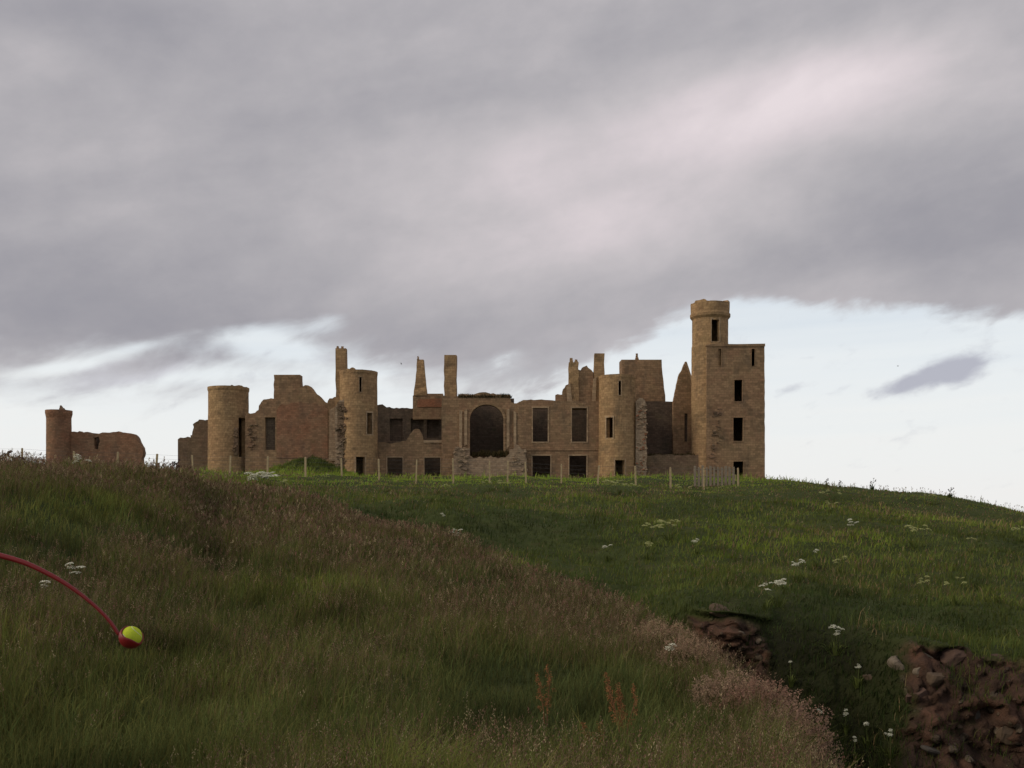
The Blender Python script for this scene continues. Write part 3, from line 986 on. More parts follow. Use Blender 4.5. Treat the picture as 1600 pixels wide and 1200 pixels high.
# arch wall
def arch(x0, x1, ysp, ytop, ybot, n=14):
    cxm, a, b = (x0 + x1) / 2, (x1 - x0) / 2, ysp - ytop
    return [(x0, ybot)] + [(cxm - a * math.cos(math.pi * k / n), ysp - b * math.sin(math.pi * k / n)) for k in range(n + 1)] + [(x1, ybot)]


aw = slab('wall', [[(690, B), (690, 622)] + ragged([(692, 618), (716, 619), (718, 616), (740, 616), (755, 613), (775, 616), (797, 618), (799, 628), (808.6, 630)], .9, 4) + [(808.6, 648), (805.5, 648), (805.5, 690), (808.6, 690), (808.6, B)],
                   arch(734, 786.5, 655, 632, 709)], 130.4, 1.1, 'wall', K, 'front wall with one great round headed arch')
outer = arch(730.5, 790, 655, 627.5, 709); inner = arch(734, 786.5, 655, 632, 709)
slab('arch_surround', [outer[:1] + outer[1:] + inner[::-1]], 130.3, .45, 'wall', aw)
for (a, b, t) in ((717.5, 722, 640), (725.5, 730, 640), (791.5, 796, 640), (802.5, 807, 642)):
    slab('pilaster', [[(a, 700 + random.uniform(-6, 8)), (a, t), (b, t + random.uniform(-2, 3)), (b, 700 + random.uniform(-6, 8))]], 130.22, .35, 'dress', aw)
turf('wall_top_turf', 716, 799, 620, 130.3, 1.0, 2000, .46, aw, 'dark grass and weeds growing along the wall head over the arch')
turf('sill_turf', 735, 795, 711.5, 129.7, .8, 900, .7, aw, 'grass growing on the sill of the great arch')
# hall behind the arch
x0, x1 = P(726, 0, 132).x, P(794, 0, 132).x
zb, ztop = P(0, 716, 132).z, P(0, 628, 131.6).z
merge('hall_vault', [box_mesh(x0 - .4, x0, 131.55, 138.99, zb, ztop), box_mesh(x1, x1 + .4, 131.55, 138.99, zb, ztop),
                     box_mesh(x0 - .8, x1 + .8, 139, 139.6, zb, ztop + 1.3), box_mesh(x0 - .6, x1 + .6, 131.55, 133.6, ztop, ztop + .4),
                     box_mesh(x0 - .6, x1 + .6, 131.5, 141.6, zb - .4, zb)], 'inner_dark', aw)
slab('broken_plinth', [[(709, B)] + ragged([(709, 703), (716, 697), (725, 701), (733, 712), (745, 716), (770, 714), (790, 715), (797, 709), (805, 694), (813, 698), (820, 711), (823, 722)], 1.8, 3.5) + [(823, B)]],
     129.5, .85, 'pale', K, 'pale broken rubble plinth under the great arch')
stones('rubble_edge', (710, 700, 734, 742), 129.5, 46, .14, .36, 'pale', K)
stones('rubble_edge', (796, 702, 822, 742), 129.5, 46, .14, .36, 'pale', K)

# two storey range right of the arch
W_UP = [(832.5, 637.5, 856, 690), (893.5, 637.5, 917, 690)]
W_LO = [(832, 712, 860, 748), (889.5, 712, 916.5, 748)]
slab('slit_recess', [rect(803.5, 634, 812.5, 700)], 131.4, .3, 'inner_dark', aw)
hw = slab('wall', [[(808, B), (808, 629.5)] + ragged([(813, 627), (818, 625), (840, 624.5), (868, 626), (900, 627), (938, 627)], .7, 5) + [(938, B)]] + [rect(*w) for w in W_UP + W_LO],
          130.3, 1.0, 'wall', K, 'two storey front wall with tall upper windows')
for w in W_UP: frame(*w, 130.3, hw, 1.8)
for w in W_LO: frame(*w, 130.3, hw, 1.6)
slab('string_course', [[(811, 704), (811, 700.5), (935, 700), (935, 703.5)]], 130.2, .25, 'wall', hw)
zt = P(0, 702, 131).z
xa, xb = P(812, 0, 131).x, P(990, 0, 131).x
merge('vault', [box_mesh(xa, xb, 131.35, 133.8, zt - .6, zt)], 'inner_dark', K)
slab('wall', [[(811, B), (811, 627.5), (990, 627.5), (990, B)]], 138, .9, 'inner_dark', K, 'dark rear wall seen through the tall windows')
up = slab('upper_gable', [[(868, 640)] + ragged([(868, 617), (879, 616), (880, 608), (884, 602), (889, 600), (892, 576), (904, 577), (907, 578), (911, 573), (917, 571), (922, 576), (927, 582)], 1.0, 3) + [(930, 640)]],
          131.4, .9, 'wall', K, 'broken upper gable between two chimneys')
merge('chimney', [prism_mesh(889, 566, 904, 628, 131.1, 1.4), prism_mesh(890.5, 559, 896, 567, 131.3, .6, tx0=891, tx1=894.5), prism_mesh(897.5, 561.5, 903.5, 567, 131.3, .6, tx0=898.5, tx1=902)],
      'sand', K, 'short crumbling chimney left of the broken upper gable')
merge('chimney', [prism_mesh(928.8, 552, 944.5, 660, 131.1, 1.4)], 'sand', K, 'tall square chimney directly left of the third round tower')
slab('corbel', [[(886, 628), (885.5, 604), (891, 598), (894, 628)]], 130.95, .5, 'dress', up)
slab('corbel', [[(925, 628), (927, 592), (932, 588), (931, 628)]], 130.95, .5, 'dress', up)

# third round tower, big chimney block
YC = 130.2
merge('chimney_block', [prism_mesh(972, 561.5, 1041, 640, 139.25, 3.5, tx0=972, tx1=1034), prism_mesh(993, 552, 998, 562, 140.2, .5, tx0=994, tx1=996.5)],
      'wall', K, 'wide square chimney block with a small finial')
tw = round_tower('round_tower', 964.5, 29, 585, 768, YC, [(966.5, 596, 970.5, 618), (947.5, 652.5, 957.5, 684), (961, 719, 976, 758)], 'sand', K,
                 'round tower with a dark window and doorway in the middle of the right hand range', rag=.10, floors=(592, 634, 704),
                 profile=[(780, 1.02), (700, 1.0), (592, .98), (589, 1.0), (585, 1.0)])
tower_frame(947.5, 652.5, 957.5, 684, 964.5, 29, YC, tw)
tower_frame(961, 719, 976, 758, 964.5, 29, YC, tw, 'door_frame', sill=False)
tower_frame(966.5, 596, 970.5, 618, 964.5, 29, YC, tw, 'slit_frame', w=.09)
cross = slab('cross_wall', [[(993, B), (994, 628)] + ragged([(994, 626), (1000, 622), (1008, 626), (1010, 650), (1008, 680), (1011, 700), (1010, 752)], 1.2, 4) + [(1011, B)]],
             128.7, 9.5, 'pale', K, 'pale torn end of a cross wall right of the third round tower')
stones('rubble_edge', (994, 630, 1010, 748), 128.7, 90, .12, .3, 'pale', cross)
stones('rubble_edge', (995, 640, 1009, 740), 128.68, 40, .1, .25, 'brick', cross)

# roofless chamber between cross wall and square tower
slab('wall', [[(1000, B), (1000, 627), (1034, 627), (1066, 628), (1066, B)]], 139.0, .9, 'inner_dark', K, 'dark back wall of the roofless chamber')
gab = slab('gable', [[(1052, B), (1052, 627)] + ragged([(1052.5, 626), (1057, 605), (1062, 583), (1066, 578), (1070, 567)], .6, 4) + [(1073, 567), (1084, 603), (1092, 627), (1092, B)],
                      rect(1069.5, 646, 1074.5, 690), rect(1081, 660, 1084.5, 690)], 136.5, .9, 'wall', K, 'pointed gable end behind the square tower')
slab('blocked_window', [rect(1068.5, 645, 1075.5, 691)], 137.0, .35, 'inner_dark', gab)
slab('coping', [[(1070, 569), (1070.5, 565), (1073, 565), (1086, 604), (1084, 606), (1072, 571)]], 136.4, .5, 'dress', gab)
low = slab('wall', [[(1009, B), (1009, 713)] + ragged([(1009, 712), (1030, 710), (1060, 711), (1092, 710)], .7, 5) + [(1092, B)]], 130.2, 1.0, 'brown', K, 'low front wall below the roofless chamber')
turf('ledge_turf', 1010, 1086, 711.5, 130.2, 1.0, 500, .4, low)
merge('chamber_floor', [box_mesh(P(1009, 0, 134).x, P(1090, 0, 134).x, 131.2, 139, P(0, 716, 130).z - .4, P(0, 716, 130).z)], 'inner_dark', K)

# square tower with its stair turret
YN = 129.3
WN = [(1147.5, 593.5, 1160, 627), (1146, 652.5, 1161, 689), (1146, 721, 1161.5, 755), (1122.5, 545, 1127, 572), (1174.5, 545, 1179.5, 572)]
sq_front = slab_mesh([[(1104, B), (1104, 541), (1120, 541.5), (1135, 540.5), (1160, 541)] + ragged([(1194.6, 541), (1195, 640), (1195.3, 745)], .45, 9) + [(1195, B)]] + [rect(*w) for w in WN], YN, .8, 'front')
xl, xr = P(1104, 0, YN).x, P(1195, 0, YN).x
zb, zt = P(0, B, YN).z, P(0, 541, YN).z
parts = [sq_front, box_mesh(xl, xl + .8, YN + .8, YN + 7.6, zb, zt), box_mesh(xr - .8, xr, YN + .8, YN + 7.6, zb, zt - .003), box_mesh(xl, xr, YN + 7.6, YN + 8.4, zb, zt + .002)]
for py in (543.5, 580, 636, 704):
    z = P(0, py, YN).z
    parts.append(box_mesh(xl + .8, xr - .8, YN + .8, YN + 7.6, z - .3, z))
sq = merge('square_tower', parts, 'wall', K, 'tall square tower at the right hand end')
slab('parapet', [[(1103.5, 541), (1103.5, 538.5), (1118, 537), (1150, 537.6), (1195.6, 536.8), (1195.6, 541)]], YN - .12, 1.0, 'wall', sq)
for w in WN[:2]: frame(*w, YN, sq, 1.6, mat='wall')
frame(*WN[2], YN, sq, 1.6, sill=False, name='door_frame', mat='wall')
for w in WN[3:]: frame(*w, YN, sq, .8, name='slit_frame', mat='wall')
for reg, n_ in (((1112, 630, 1131, 652), 12), ((1108, 646, 1124, 664), 14), ((1113, 662, 1126, 696), 26), ((1110, 694, 1120, 742), 24)):
    stones('broken_patch', reg, YN - .02, n_, .12, .3, 'brown', sq)
YT = YN + 28.6 / F * YN * 1.075 + .02
tt = round_tower('stair_turret', 1109.5, 28.6, 471, 772, YT, [(1112, 500, 1124, 534)], 'sand', K,
                 'round stair turret with a parapet, rising above the square tower', rag=.05, floors=(480, 538), thick=.6,
                 profile=[(780, 1.03), (700, 1.02), (538, 1.0), (537, .97), (496, .97), (492, 1.08), (488, 1.09), (486, 1.04), (471, 1.05)],
                 topfn=lambda t: .28 if (abs(t + .75) < .38 or t > .95 or abs(t + 2.2) < .3) else 0.0)
tower_frame(1112, 500, 1124, 534, 1109.5, 28, YT, tt, w=.14)

# ------------------------------------------------------------------ separate ruin on the left
out = empty('ruined_outbuilding', (P(140, 0, 150).x, 150, ground_at(140, 148)),
            'small separate ruin of a round turret and broken wall, far left on the skyline', 'ruin')
YC = 150
round_tower('round_turret', 92, 18.6, 640, 765, YC, [], 'pink', out, 'round turret with a broken spike on its rim', rag=.06, floors=(652,), thick=.6,
            profile=[(775, 1.0), (652, .98), (645, 1.06), (640, 1.06)])
merge('broken_finial', [prism_mesh(92, 633, 100, 641, YC - 1.2, .8, tx0=92.5, tx1=94)], 'brown', out)
slab('wall', [[(100, B), (100, 676)] + ragged([(101, 673), (112, 674), (140, 676), (150, 677), (160, 676), (185, 674), (204, 677), (212, 681), (217, 690), (222, 699), (224, 708), (221, 716), (222, 726)], 1.1, 4) + [(222, B)],
             ragged([(146, 683), (154, 682), (156, 690), (153, 702), (147, 701), (146, 683)], .6, 3)[:-1]], YC, 1.2, 'pink', out, 'long low broken wall with a dark hole')
slab('inner_wall', [[(103, B), (103, 680), (205, 682), (205, B)]], YC + 2.5, .8, 'inner_dark', out)


# ------------------------------------------------------------------ small builders
def tube_mesh(pts, radii, sides=6, name='tube', flat=1.0, caps=True):
    bm = bmesh.new()
    rings = []
    pts = [Vector(p) for p in pts]
    for k, p in enumerate(pts):
        d = (pts[min(k + 1, len(pts) - 1)] - pts[max(k - 1, 0)]).normalized()
        a = d.cross(Vector((0, 0, 1)))
        if a.length < .05: a = d.cross(Vector((0, 1, 0)))
        a.normalize(); b = a.cross(d)
        rr = radii[k] if hasattr(radii, '__len__') else radii
        rings.append([bm.verts.new(p + a * math.cos(t) * rr * flat + b * math.sin(t) * rr) for t in np.linspace(0, 2 * math.pi, sides + 1)[:-1]])
    for a, b in zip(rings[:-1], rings[1:]):
        for k in range(sides):
            f = bm.faces.new((a[k], a[(k + 1) % sides], b[(k + 1) % sides], b[k])); f.smooth = sides > 5
    if caps:
        bm.faces.new(rings[0][::-1]); bm.faces.new(rings[-1])
    bmesh.ops.recalc_face_normals(bm, faces=bm.faces)
    me = bpy.data.meshes.new(name); bm.to_mesh(me); bm.free()
    return me


def merged(metas, name):
    bm = bmesh.new()
    for me in metas: bm.from_mesh(me)
    out = bpy.data.meshes.new(name); bm.to_mesh(out); bm.free()
    for me in metas: bpy.data.meshes.remove(me)
    return out


# ------------------------------------------------------------------ post and wire fence
YFE = 76.5
fence = empty('post_and_wire_fence', on_ground(600, YFE), 'long post and wire fence with pale timber posts in front of the castle', 'fence')
POSTS = [(35, 700), (116, 705), (183, 706), (244, 709), (302, 711), (358.6, 712), (417.6, 713), (477.4, 714), (534, 716), (592.5, 717), (650, 718),
         (708.5, 716), (765, 720), (793, 720), (822, 722), (877, 725), (934, 727), (993.5, 728), (1048, 730), (1100, 731), (1153.5, 731)]
tops = []
for i, (u, py) in enumerate(POSTS):
    g = on_ground(u, YFE)
    zt = EYE + (HY - py) / F * YFE
    zt = max(zt, g.z + 1.0)
    w = .062 * random.uniform(.8, 1.15)
    lean = Vector((random.uniform(-.10, .10), random.uniform(-.06, .06), 0))
    bm = bmesh.new()
    lv = []
    for (z, k) in ((g.z - .5, 1), ((g.z + zt) / 2, .97), (zt - .05, .95), (zt, .6)):
        t = (z - g.z) / max(.1, zt - g.z)
        c = Vector((g.x, g.y, z)) + lean * t
        lv.append([bm.verts.new(c + Vector((a * w * k, b * w * k, 0))) for a, b in ((-1, -1), (1, -1), (1, 1), (-1, 1))])
    for a, b in zip(lv[:-1], lv[1:]):
        for k in range(4): bm.faces.new((a[k], a[(k + 1) % 4], b[(k + 1) % 4], b[k]))
    bm.faces.new(lv[0][::-1]); bm.faces.new(lv[-1])
    me = bpy.data.meshes.new('post'); bm.to_mesh(me); bm.free()
    link_mesh('post', me, M['timber'], fence)
    tops.append((Vector((g.x, g.y - w, zt)) + lean, g))
for k, dz in enumerate((.08, .38, .68, .98)):
    pts = []
    ext = [(Vector((tops[0][0].x - 6, tops[0][0].y, tops[0][0].z + .05)), None)] + tops
    for a, b in zip(ext[:-1], ext[1:]):
        for t in (0, .5):
            q = a[0].lerp(b[0], t); q.z -= dz + (.015 if t else 0)
            pts.append(q)
    q = ext[-1][0].copy(); q.z -= dz; pts.append(q)
    link_mesh('wire', tube_mesh(pts, .005, 4, 'wire'), M['wire'], fence)

pal = empty('palisade_screen', on_ground(1118, 80), 'short screen of upright silvery boards before the square tower', 'fence')
for k, u in enumerate(np.linspace(1086, 1146, 11)):
    g = on_ground(u, 80)
    zt = EYE + (HY - random.uniform(727.5, 731)) / F * 80
    w = random.uniform(.07, .1)
    bm = bmesh.new()
    a = [bm.verts.new((g.x + x, 80 + y, z)) for z in (g.z - .4, zt) for x, y in ((-w, -.02), (w, -.02), (w, .02), (-w, .02))]
    for q in ((0, 1, 5, 4), (1, 2, 6, 5), (2, 3, 7, 6), (3, 0, 4, 7), (3, 2, 1, 0), (4, 5, 6, 7)): bm.faces.new([a[i] for i in q])
    for i in (4, 5, 6, 7): a[i].co.x += random.uniform(-.02, .02); a[i].co.z += (i in (4, 7)) * random.uniform(-.08, .08)
    me = bpy.data.meshes.new('board'); bm.to_mesh(me); bm.free()
    link_mesh('board', me, M['timber_grey'], pal)
for py in (734, 745):
    link_mesh('rail', tube_mesh([P(1084, py, 80.1), P(1148, py, 80.1)], .045, 4, 'rail'), M['timber_grey'], pal)


# ------------------------------------------------------------------ flowering and seeding plants
def leafblades(n, h, rad, col, w=.012, droop=.5, base=Vector((0, 0, 0))):
    ph = RNG.random(n) * 2 * np.pi
    rr = rad * RNG.random(n) ** .6
    p = np.stack([np.cos(ph) * rr * .4, np.sin(ph) * rr * .4, np.full(n, -.05)], -1) + np.array(base)
    hh = h * (.5 + .6 * RNG.random(n))
    d = np.stack([np.cos(ph) * rr, np.sin(ph) * rr, np.zeros(n)], -1)
    s = np.stack([-np.sin(ph), np.cos(ph), np.zeros(n)], -1) * w / 2
    up = np.zeros((n, 3)); up[:, 2] = hh
    mid = p + up * .65 + d * .5; tip = p + up * (1 - droop * .4) + d * 1.4
    V = np.stack([p - s, p + s, mid + s, mid - s, tip], 1).reshape(-1, 3)
    b = np.arange(n) * 5
    c = np.array(col) * (.65 + .7 * RNG.random(n))[:, None]
    return V, np.stack([b, b + 1, b + 2, b + 3], -1), np.stack([b + 3, b + 2, b + 4], -1), np.repeat(c, 5, 0), tip, hh


def flakes(ctr, spread, size, col, n):
    m = len(ctr) * n
    c = np.repeat(ctr, n, 0) + RNG.normal(size=(m, 3)) * np.array(spread)
    d = RNG.normal(size=(m, 3)); d /= np.linalg.norm(d, axis=1)[:, None]
    e_ = np.cross(d, RNG.normal(size=(m, 3))); e_ /= np.linalg.norm(e_, axis=1)[:, None]
    s = (size * (.6 + .8 * RNG.random(m)))[:, None]
    V = np.stack([c - d * s, c + e_ * s * .5, c + d * s, c - e_ * s * .5], 1).reshape(-1, 3)
    cc = np.array(col) * (.65 + .7 * RNG.random(m))[:, None]
    return V, (np.arange(m) * 4)[:, None] + np.arange(4)[None], np.zeros((0, 3), int), np.repeat(cc, 4, 0)


def umbel_mesh(heads, name='flower_head'):
    """heads: list of (centre, radius, tilt): a flat domed plate of many tiny florets"""
    vs, fs = [], []
    for (c, r) in heads:
        n = 22
        tx, ty = random.uniform(-.35, .35), random.uniform(-.5, .1)
        for k in range(n):
            a = k * 2.399; q = r * math.sqrt((k + .5) / n)
            x, y = q * math.cos(a), q * math.sin(a)
            z = -.35 * q * q / r + tx * x - ty * y + random.uniform(-.01, .01)
            s = r * random.uniform(.2, .29)
            b = len(vs)
            for t in range(5):
                vs.append((c[0] + x + s * math.cos(t * 1.2566 + a), c[1] + y + s * math.sin(t * 1.2566 + a), c[2] + z + random.uniform(-.3, .3) * s))
            vs.append((c[0] + x, c[1] + y, c[2] + z + s * .5))
            for t in range(5): fs.append((b + t, b + (t + 1) % 5, b + 5))
    return np_mesh(name, np.array(vs), [np.array(fs)])


def cow_parsley(pos, label, n=4, h=.7, spread=.25, r=.06, group='cow parsley in flower', name='cow_parsley', cat='wildflower', mat='petal'):
    o = empty(name, pos, label, cat, group)
    heads, metas = [], []
    for k in range(n):
        a = random.uniform(0, 6.28); q = spread * math.sqrt(random.random())
        tip = Vector((q * math.cos(a), q * math.sin(a) * .7, h * random.uniform(.75, 1.08)))
        base = tip * .12; base.z = -.05
        mid = Vector((tip.x * .45, tip.y * .45, tip.z * .55))
        metas.append(tube_mesh([base, mid, tip], [.007, .005, .004], 4, 'stem'))
        heads.append((tip, r * random.uniform(.7, 1.2)))
    st = merged(metas, 'stem')
    ob = bpy.data.objects.new('stem', st); COL.objects.link(ob); ob.parent = o
    st.materials.append(M['stem'])
    for hd in heads:
        fh = umbel_mesh([hd])
        ob = bpy.data.objects.new('flower_head', fh); COL.objects.link(ob); ob.parent = o
        fh.materials.append(M[mat])
    V, q, t, c, tip, hh = leafblades(26, h * .6, spread * .9 + .1, G_MID * .9, .03)
    lf = np_mesh('leaf', V, [q, t], c)
    ob = bpy.data.objects.new('leaf', lf); COL.objects.link(ob); ob.parent = o
    lf.materials.append(M['plant'])
    return o


M['stem'] = plain('green stalks', (.09, .11, .035), .8, .2, 20, .1)
M['cream'] = plain('yellowing flower heads', (.36, .37, .15), .85, .2, 30, .1)
CP = [  # u, py of flowers, heads, height, spread, head radius, label
    (405, 745, 9, .7, .55, .17, 'broad white flowered cow parsley by the fence in front of the pink gable wall', 'petal'),
    (423, 744, 6, .7, .4, .15, 'white flowered cow parsley clump touching the foot of a fence post', 'petal'),
    (438, 755, 5, .6, .4, .10, 'faint cream cow parsley just below the broad white clump by the fence', 'cream'),
    (508, 745, 4, .6, .3, .09, 'small cream cow parsley on the bright turf below the grass mound', 'cream'),
    (768, 755, 8, .6, .8, .10, 'cream cow parsley scattered on the turf below the great arch', 'cream'),
    (793, 757, 5, .6, .5, .10, 'cream cow parsley on the turf between the arch and the tall windows', 'cream'),
    (702, 763, 4, .5, .5, .09, 'low cream cow parsley on the brown strip below the straight chimney', 'cream'),
    (944, 757, 9, .7, .8, .13, 'yellowing cow parsley at the fence left of the third round tower door', 'cream'),
    (968, 758, 9, .8, .9, .12, 'yellowing cow parsley bank under the door of the third round tower', 'cream'),
    (990, 761, 6, .7, .6, .11, 'yellowing cow parsley below the torn cross wall', 'cream'),
    (1068, 763, 5, .6, .7, .10, 'cream cow parsley below the low chamber wall', 'cream'),
    (691, 805, 3, .7, .12, .07, 'small white cow parsley high on the dark bank, left of the slope', 'petal'),
    (713, 836, 5, .7, .2, .075, 'white cow parsley on the dark bank just above the brown spur', 'petal'),
    (1018, 828, 9, .8, .5, .10, 'leafy yellowing cow parsley stand, left half of the pair in mid slope', 'cream'),
    (1046, 820, 12, .8, .7, .08, 'leafy yellowing cow parsley stand, right half of the pair in mid slope', 'cream'),
    (949, 858, 4, .6, .15, .08, 'lone white cow parsley half way down the green slope', 'petal'),
    (1012, 858, 4, .6, .15, .08, 'lone cream cow parsley below the leafy stand in mid slope', 'cream'),
    (1087, 849, 3, .6, .12, .07, 'tiny white cow parsley right of the leafy stand', 'petal'),
    (1332, 821, 5, .7, .28, .085, 'white cow parsley high on the right hand slope', 'petal'),
    (1297, 772, 8, .6, .9, .09, 'cream cow parsley in brown grass near the right hand skyline', 'cream'),
    (1297, 788, 4, .6, .4, .08, 'cream cow parsley just under the one in brown grass', 'cream'),
    (1275, 866, 2, .7, .1, .08, 'single white cow parsley above the cluster of white heads', 'petal'),
    (1244, 884, 6, .7, .25, .075, 'cluster of several white cow parsley heads in dark grass', 'petal'),
    (1312, 877, 4, .6, .25, .08, 'yellowish cow parsley right of the cluster of white heads', 'cream'),
    (1216, 916, 9, .7, .35, .075, 'pale spreading cow parsley above the dark green gully side', 'petal'),
    (1196, 926, 3, .6, .12, .065, 'small pale cow parsley left of the spreading one', 'petal'),
    (1432, 830, 9, .9, .7, .09, 'tall leafy yellow green cow parsley on the right hand slope', 'cream'),
    (1440, 912, 5, .7, .25, .07, 'greenish white cow parsley over the stony bank', 'cream'),
    (1492, 918, 5, .7, .35, .06, 'thin greenish cow parsley right above the stony bank', 'cream'),
    (1518, 845, 3, .6, .2, .08, 'pinkish cream cow parsley on the far right slope', 'cream'),
    (1456, 777, 5, .6, .5, .09, 'cream cow parsley just under the right hand skyline', 'cream'),
    (1592, 830, 4, .6, .3, .1, 'yellowish cow parsley at the right edge of the slope', 'cream'),
    (1305, 992, 11, .6, .27, .05, 'bright white cow parsley in the gully between the two red banks', 'petal'),
    (1341, 1046, 4, .5, .12, .045, 'small white cow parsley left of the stones, upper one', 'petal'),
    (1236, 1048, 2, .5, .05, .04, 'tiny white cow parsley deep in the dark gully below the red bank', 'petal'),
    (1322, 1120, 2, .5, .05, .045, 'tiny white cow parsley low in the dark gully, middle one', 'petal'),
    (1281, 1125, 2, .5, .06, .045, 'tiny white cow parsley low in the gully beside the pink grass', 'petal'),
    (1355, 1146, 3, .5, .1, .045, 'small white cow parsley low in the gully right of the pink grass', 'petal'),
    (1392, 1158, 7, .5, .25, .04, 'row of small white cow parsley heads at the foot of the stony bank', 'petal'),
    (1336, 1163, 3, .5, .08, .04, 'lowest small white cow parsley in the dark gully', 'petal'),
    (129, 723, 5, .5, .22, .075, 'white cow parsley against the foot of the ruined outbuilding', 'petal'),
    (115, 889, 4, .55, .13, .085, 'flat cream flower plates above the red stick of the ball launcher', 'petal'),
    (75, 912, 2, .5, .07, .06, 'small cream flower plate under the red stick of the ball launcher', 'petal'),
    (1042, 1007, 3, .5, .1, .06, 'flat cream flower plate in front of the pink tussock on the spur', 'petal'),
]
for (u, py, n, h, sp, r, lab, mt) in CP:
    # stand the plant so that its heads reach the seen height
    best = None
    smin = 6.9 if (u > 1180 and 930 < py < 1060) else (6.2 if (u > 1180 and py >= 1060) else (5.8 if (u > 640 and 790 < py < 960) else 3.0))
    p = hit(u, py, smin, 13.5)
    for _ in range(4):
        p = hit(u, py + (h * .92) / max(p.y, 1) * F, smin, 13.5)
    if p.y > 24: h += .14; r *= 1.3
    cow_parsley(p, lab, n, h, sp, r, mat=mt)


def dock(pos, label, h, nstalk):
    o = empty('dock_plant', pos, label, 'dock plant', 'rusty dock plants in seed')
    metas, ctr = [], []
    for k in range(nstalk):
        a = random.uniform(-.16, .16); b = random.uniform(-.1, .1); hh = h * random.uniform(.7, 1.0)
        pts = [Vector((a * .1, b * .1, -.05)), Vector((a * .4, b * .5, hh * .4)), Vector((a, b, hh * .75)), Vector((a * 1.1 - .03, b * 1.3, hh))]
        metas.append(tube_mesh(pts, [.007, .006, .005, .003], 5, 'stalk'))
        for t in np.linspace(.35, 1, 26):
            q = pts[1].lerp(pts[2], min(1, (t - .35) / .35)) if t < .7 else pts[2].lerp(pts[3], (t - .7) / .3)
            s = .045 * (1.15 - t)
            ctr.append((q.x + random.gauss(0, s), q.y + random.gauss(0, s), q.z + random.gauss(0, .01)))
    st = merged(metas, 'stalk'); ob = link_mesh('stalk', st, M['dockstem']); ob.parent = o
    V, q, t, c = flakes(np.array(ctr), (.010, .010, .012), .010, (.30, .142, .062), 9)
    me = np_mesh('seed_spike', V, [q], c); ob = link_mesh('seed_spike', me, M['plant']); ob.parent = o
    V, q, t, c, tip, hh = leafblades(9, h * .35, .2, (.09, .10, .035), .05)
    me = np_mesh('leaf', V, [q, t], c); ob = link_mesh('leaf', me, M['plant']); ob.parent = o


M['dockstem'] = plain('rusty stalks', (.19, .10, .05), .8, .2, 20, .1)


def stand(u, pytop, h, smin=3.0, smax=5.3):
    p = hit(u, pytop, smin, smax)
    for _ in range(5): p = hit(u, pytop + h / max(p.y, 1) * F, smin, smax)
    return p


dock(stand(853, 1040, .74), 'slim rusty dock spike, left one of the tall pair near the bottom edge', .74, 2)
dock(stand(974, 1054, .78), 'bushy rusty dock with several spikes, right one of the tall pair', .78, 5)
dock(stand(914, 1132, .45), 'short rusty dock between and below the tall pair', .45, 2)


def tussock(u, pytop, Yt, rad, label, n=300, col=(.30, .19, .13)):
    p = on_ground(u, Yt)
    h = min(.95, max(.42, EYE + (HY - pytop) / F * Yt - p.z))
    o = empty('grass_tussock', p, label, 'grass tussock', 'feathery pink grass tussocks on the spur')
    V, q, t, c, tip, hh = leafblades(n, h, rad, G_MID * .8, .008, .5)
    me = np_mesh('leaf', V, [q, t], c); ob = link_mesh('leaf', me, M['grass']); ob.parent = o
    a = RNG.random(n) * 6.283; e_ = np.arcsin(.25 + .75 * RNG.random(n))
    lump = .8 + .45 * fbm(a * 1.3 + u, e_ * 2.0, 91, 3)
    k = (lump * (.6 + .5 * RNG.random(n)))[:, None]
    ctr = np.stack([np.cos(a) * np.cos(e_) * rad * 1.35, np.sin(a) * np.cos(e_) * rad * 1.2, np.sin(e_) * h * 1.02], -1) * k
    ctr = np.concatenate([ctr * (1 - .05 * i) for i in range(3)])
    V, q, t, c = flakes(ctr, (.014, .014, .022), .013, col, 6)
    me = np_mesh('seed_head', V, [q], c); ob = link_mesh('seed_head', me, M['grass']); ob.parent = o


tussock(1032, 976, 17.5, .5, 'pale pink feathery tussock at the top of the spur edge, behind the cream flower plate', 420, (.43, .315, .20))
tussock(1078, 1000, 15.6, .42, 'pink feathery tussock on the spur edge facing the red earth bank', 420, (.40, .28, .185))
tussock(1140, 1073, 12.6, .42, 'pink feathery tussock low on the spur, left of the largest clump', 460, (.39, .275, .19))
tussock(1192, 1068, 12.0, .42, 'reddest feathery tussock, on the brow of the gully', 460, (.32, .195, .14))
tussock(1238, 1108, 10.6, .38, 'lowest dark pink tussock, nearest the bottom of the gully', 460, (.31, .20, .145))


def thistle(u, pybase, Y, h, label, lean=0.0, cat='thistle'):
    p = on_ground(u, Y)
    o = empty('thistle', p, label, cat, 'thistles and tall weeds on the skyline')
    metas = []; pts = [Vector((0, 0, -.05)), Vector((lean * .3, 0, h * .5)), Vector((lean, 0, h))]
    metas.append(tube_mesh(pts, [.014, .011, .008], 5, 'stalk'))
    tips = [pts[2]]
    for k in range(5):
        t = random.uniform(.4, .9); a = random.uniform(0, 6.28); L = h * random.uniform(.15, .3)
        b = pts[0].lerp(pts[2], t); e_ = b + Vector((math.cos(a) * L, math.sin(a) * L, L * 1.0))
        metas.append(tube_mesh([b, e_], [.008, .006], 4, 'stalk')); tips.append(e_)
    ob = link_mesh('stalk', merged(metas, 'stalk'), M['weedstem']); ob.parent = o
    V, q, t, c = flakes(np.array([tuple(x) for x in tips]), (.025, .025, .02), .035, (.10, .06, .055), 14)
    ob = link_mesh('flower_head', np_mesh('flower_head', V, [q], c), M['plant']); ob.parent = o
    V, q, t, c, tip, hh = leafblades(34, h * .75, .24, G_DARK * 1.2, .05)
    ob = link_mesh('leaf', np_mesh('leaf', V, [q, t], c), M['plant']); ob.parent = o


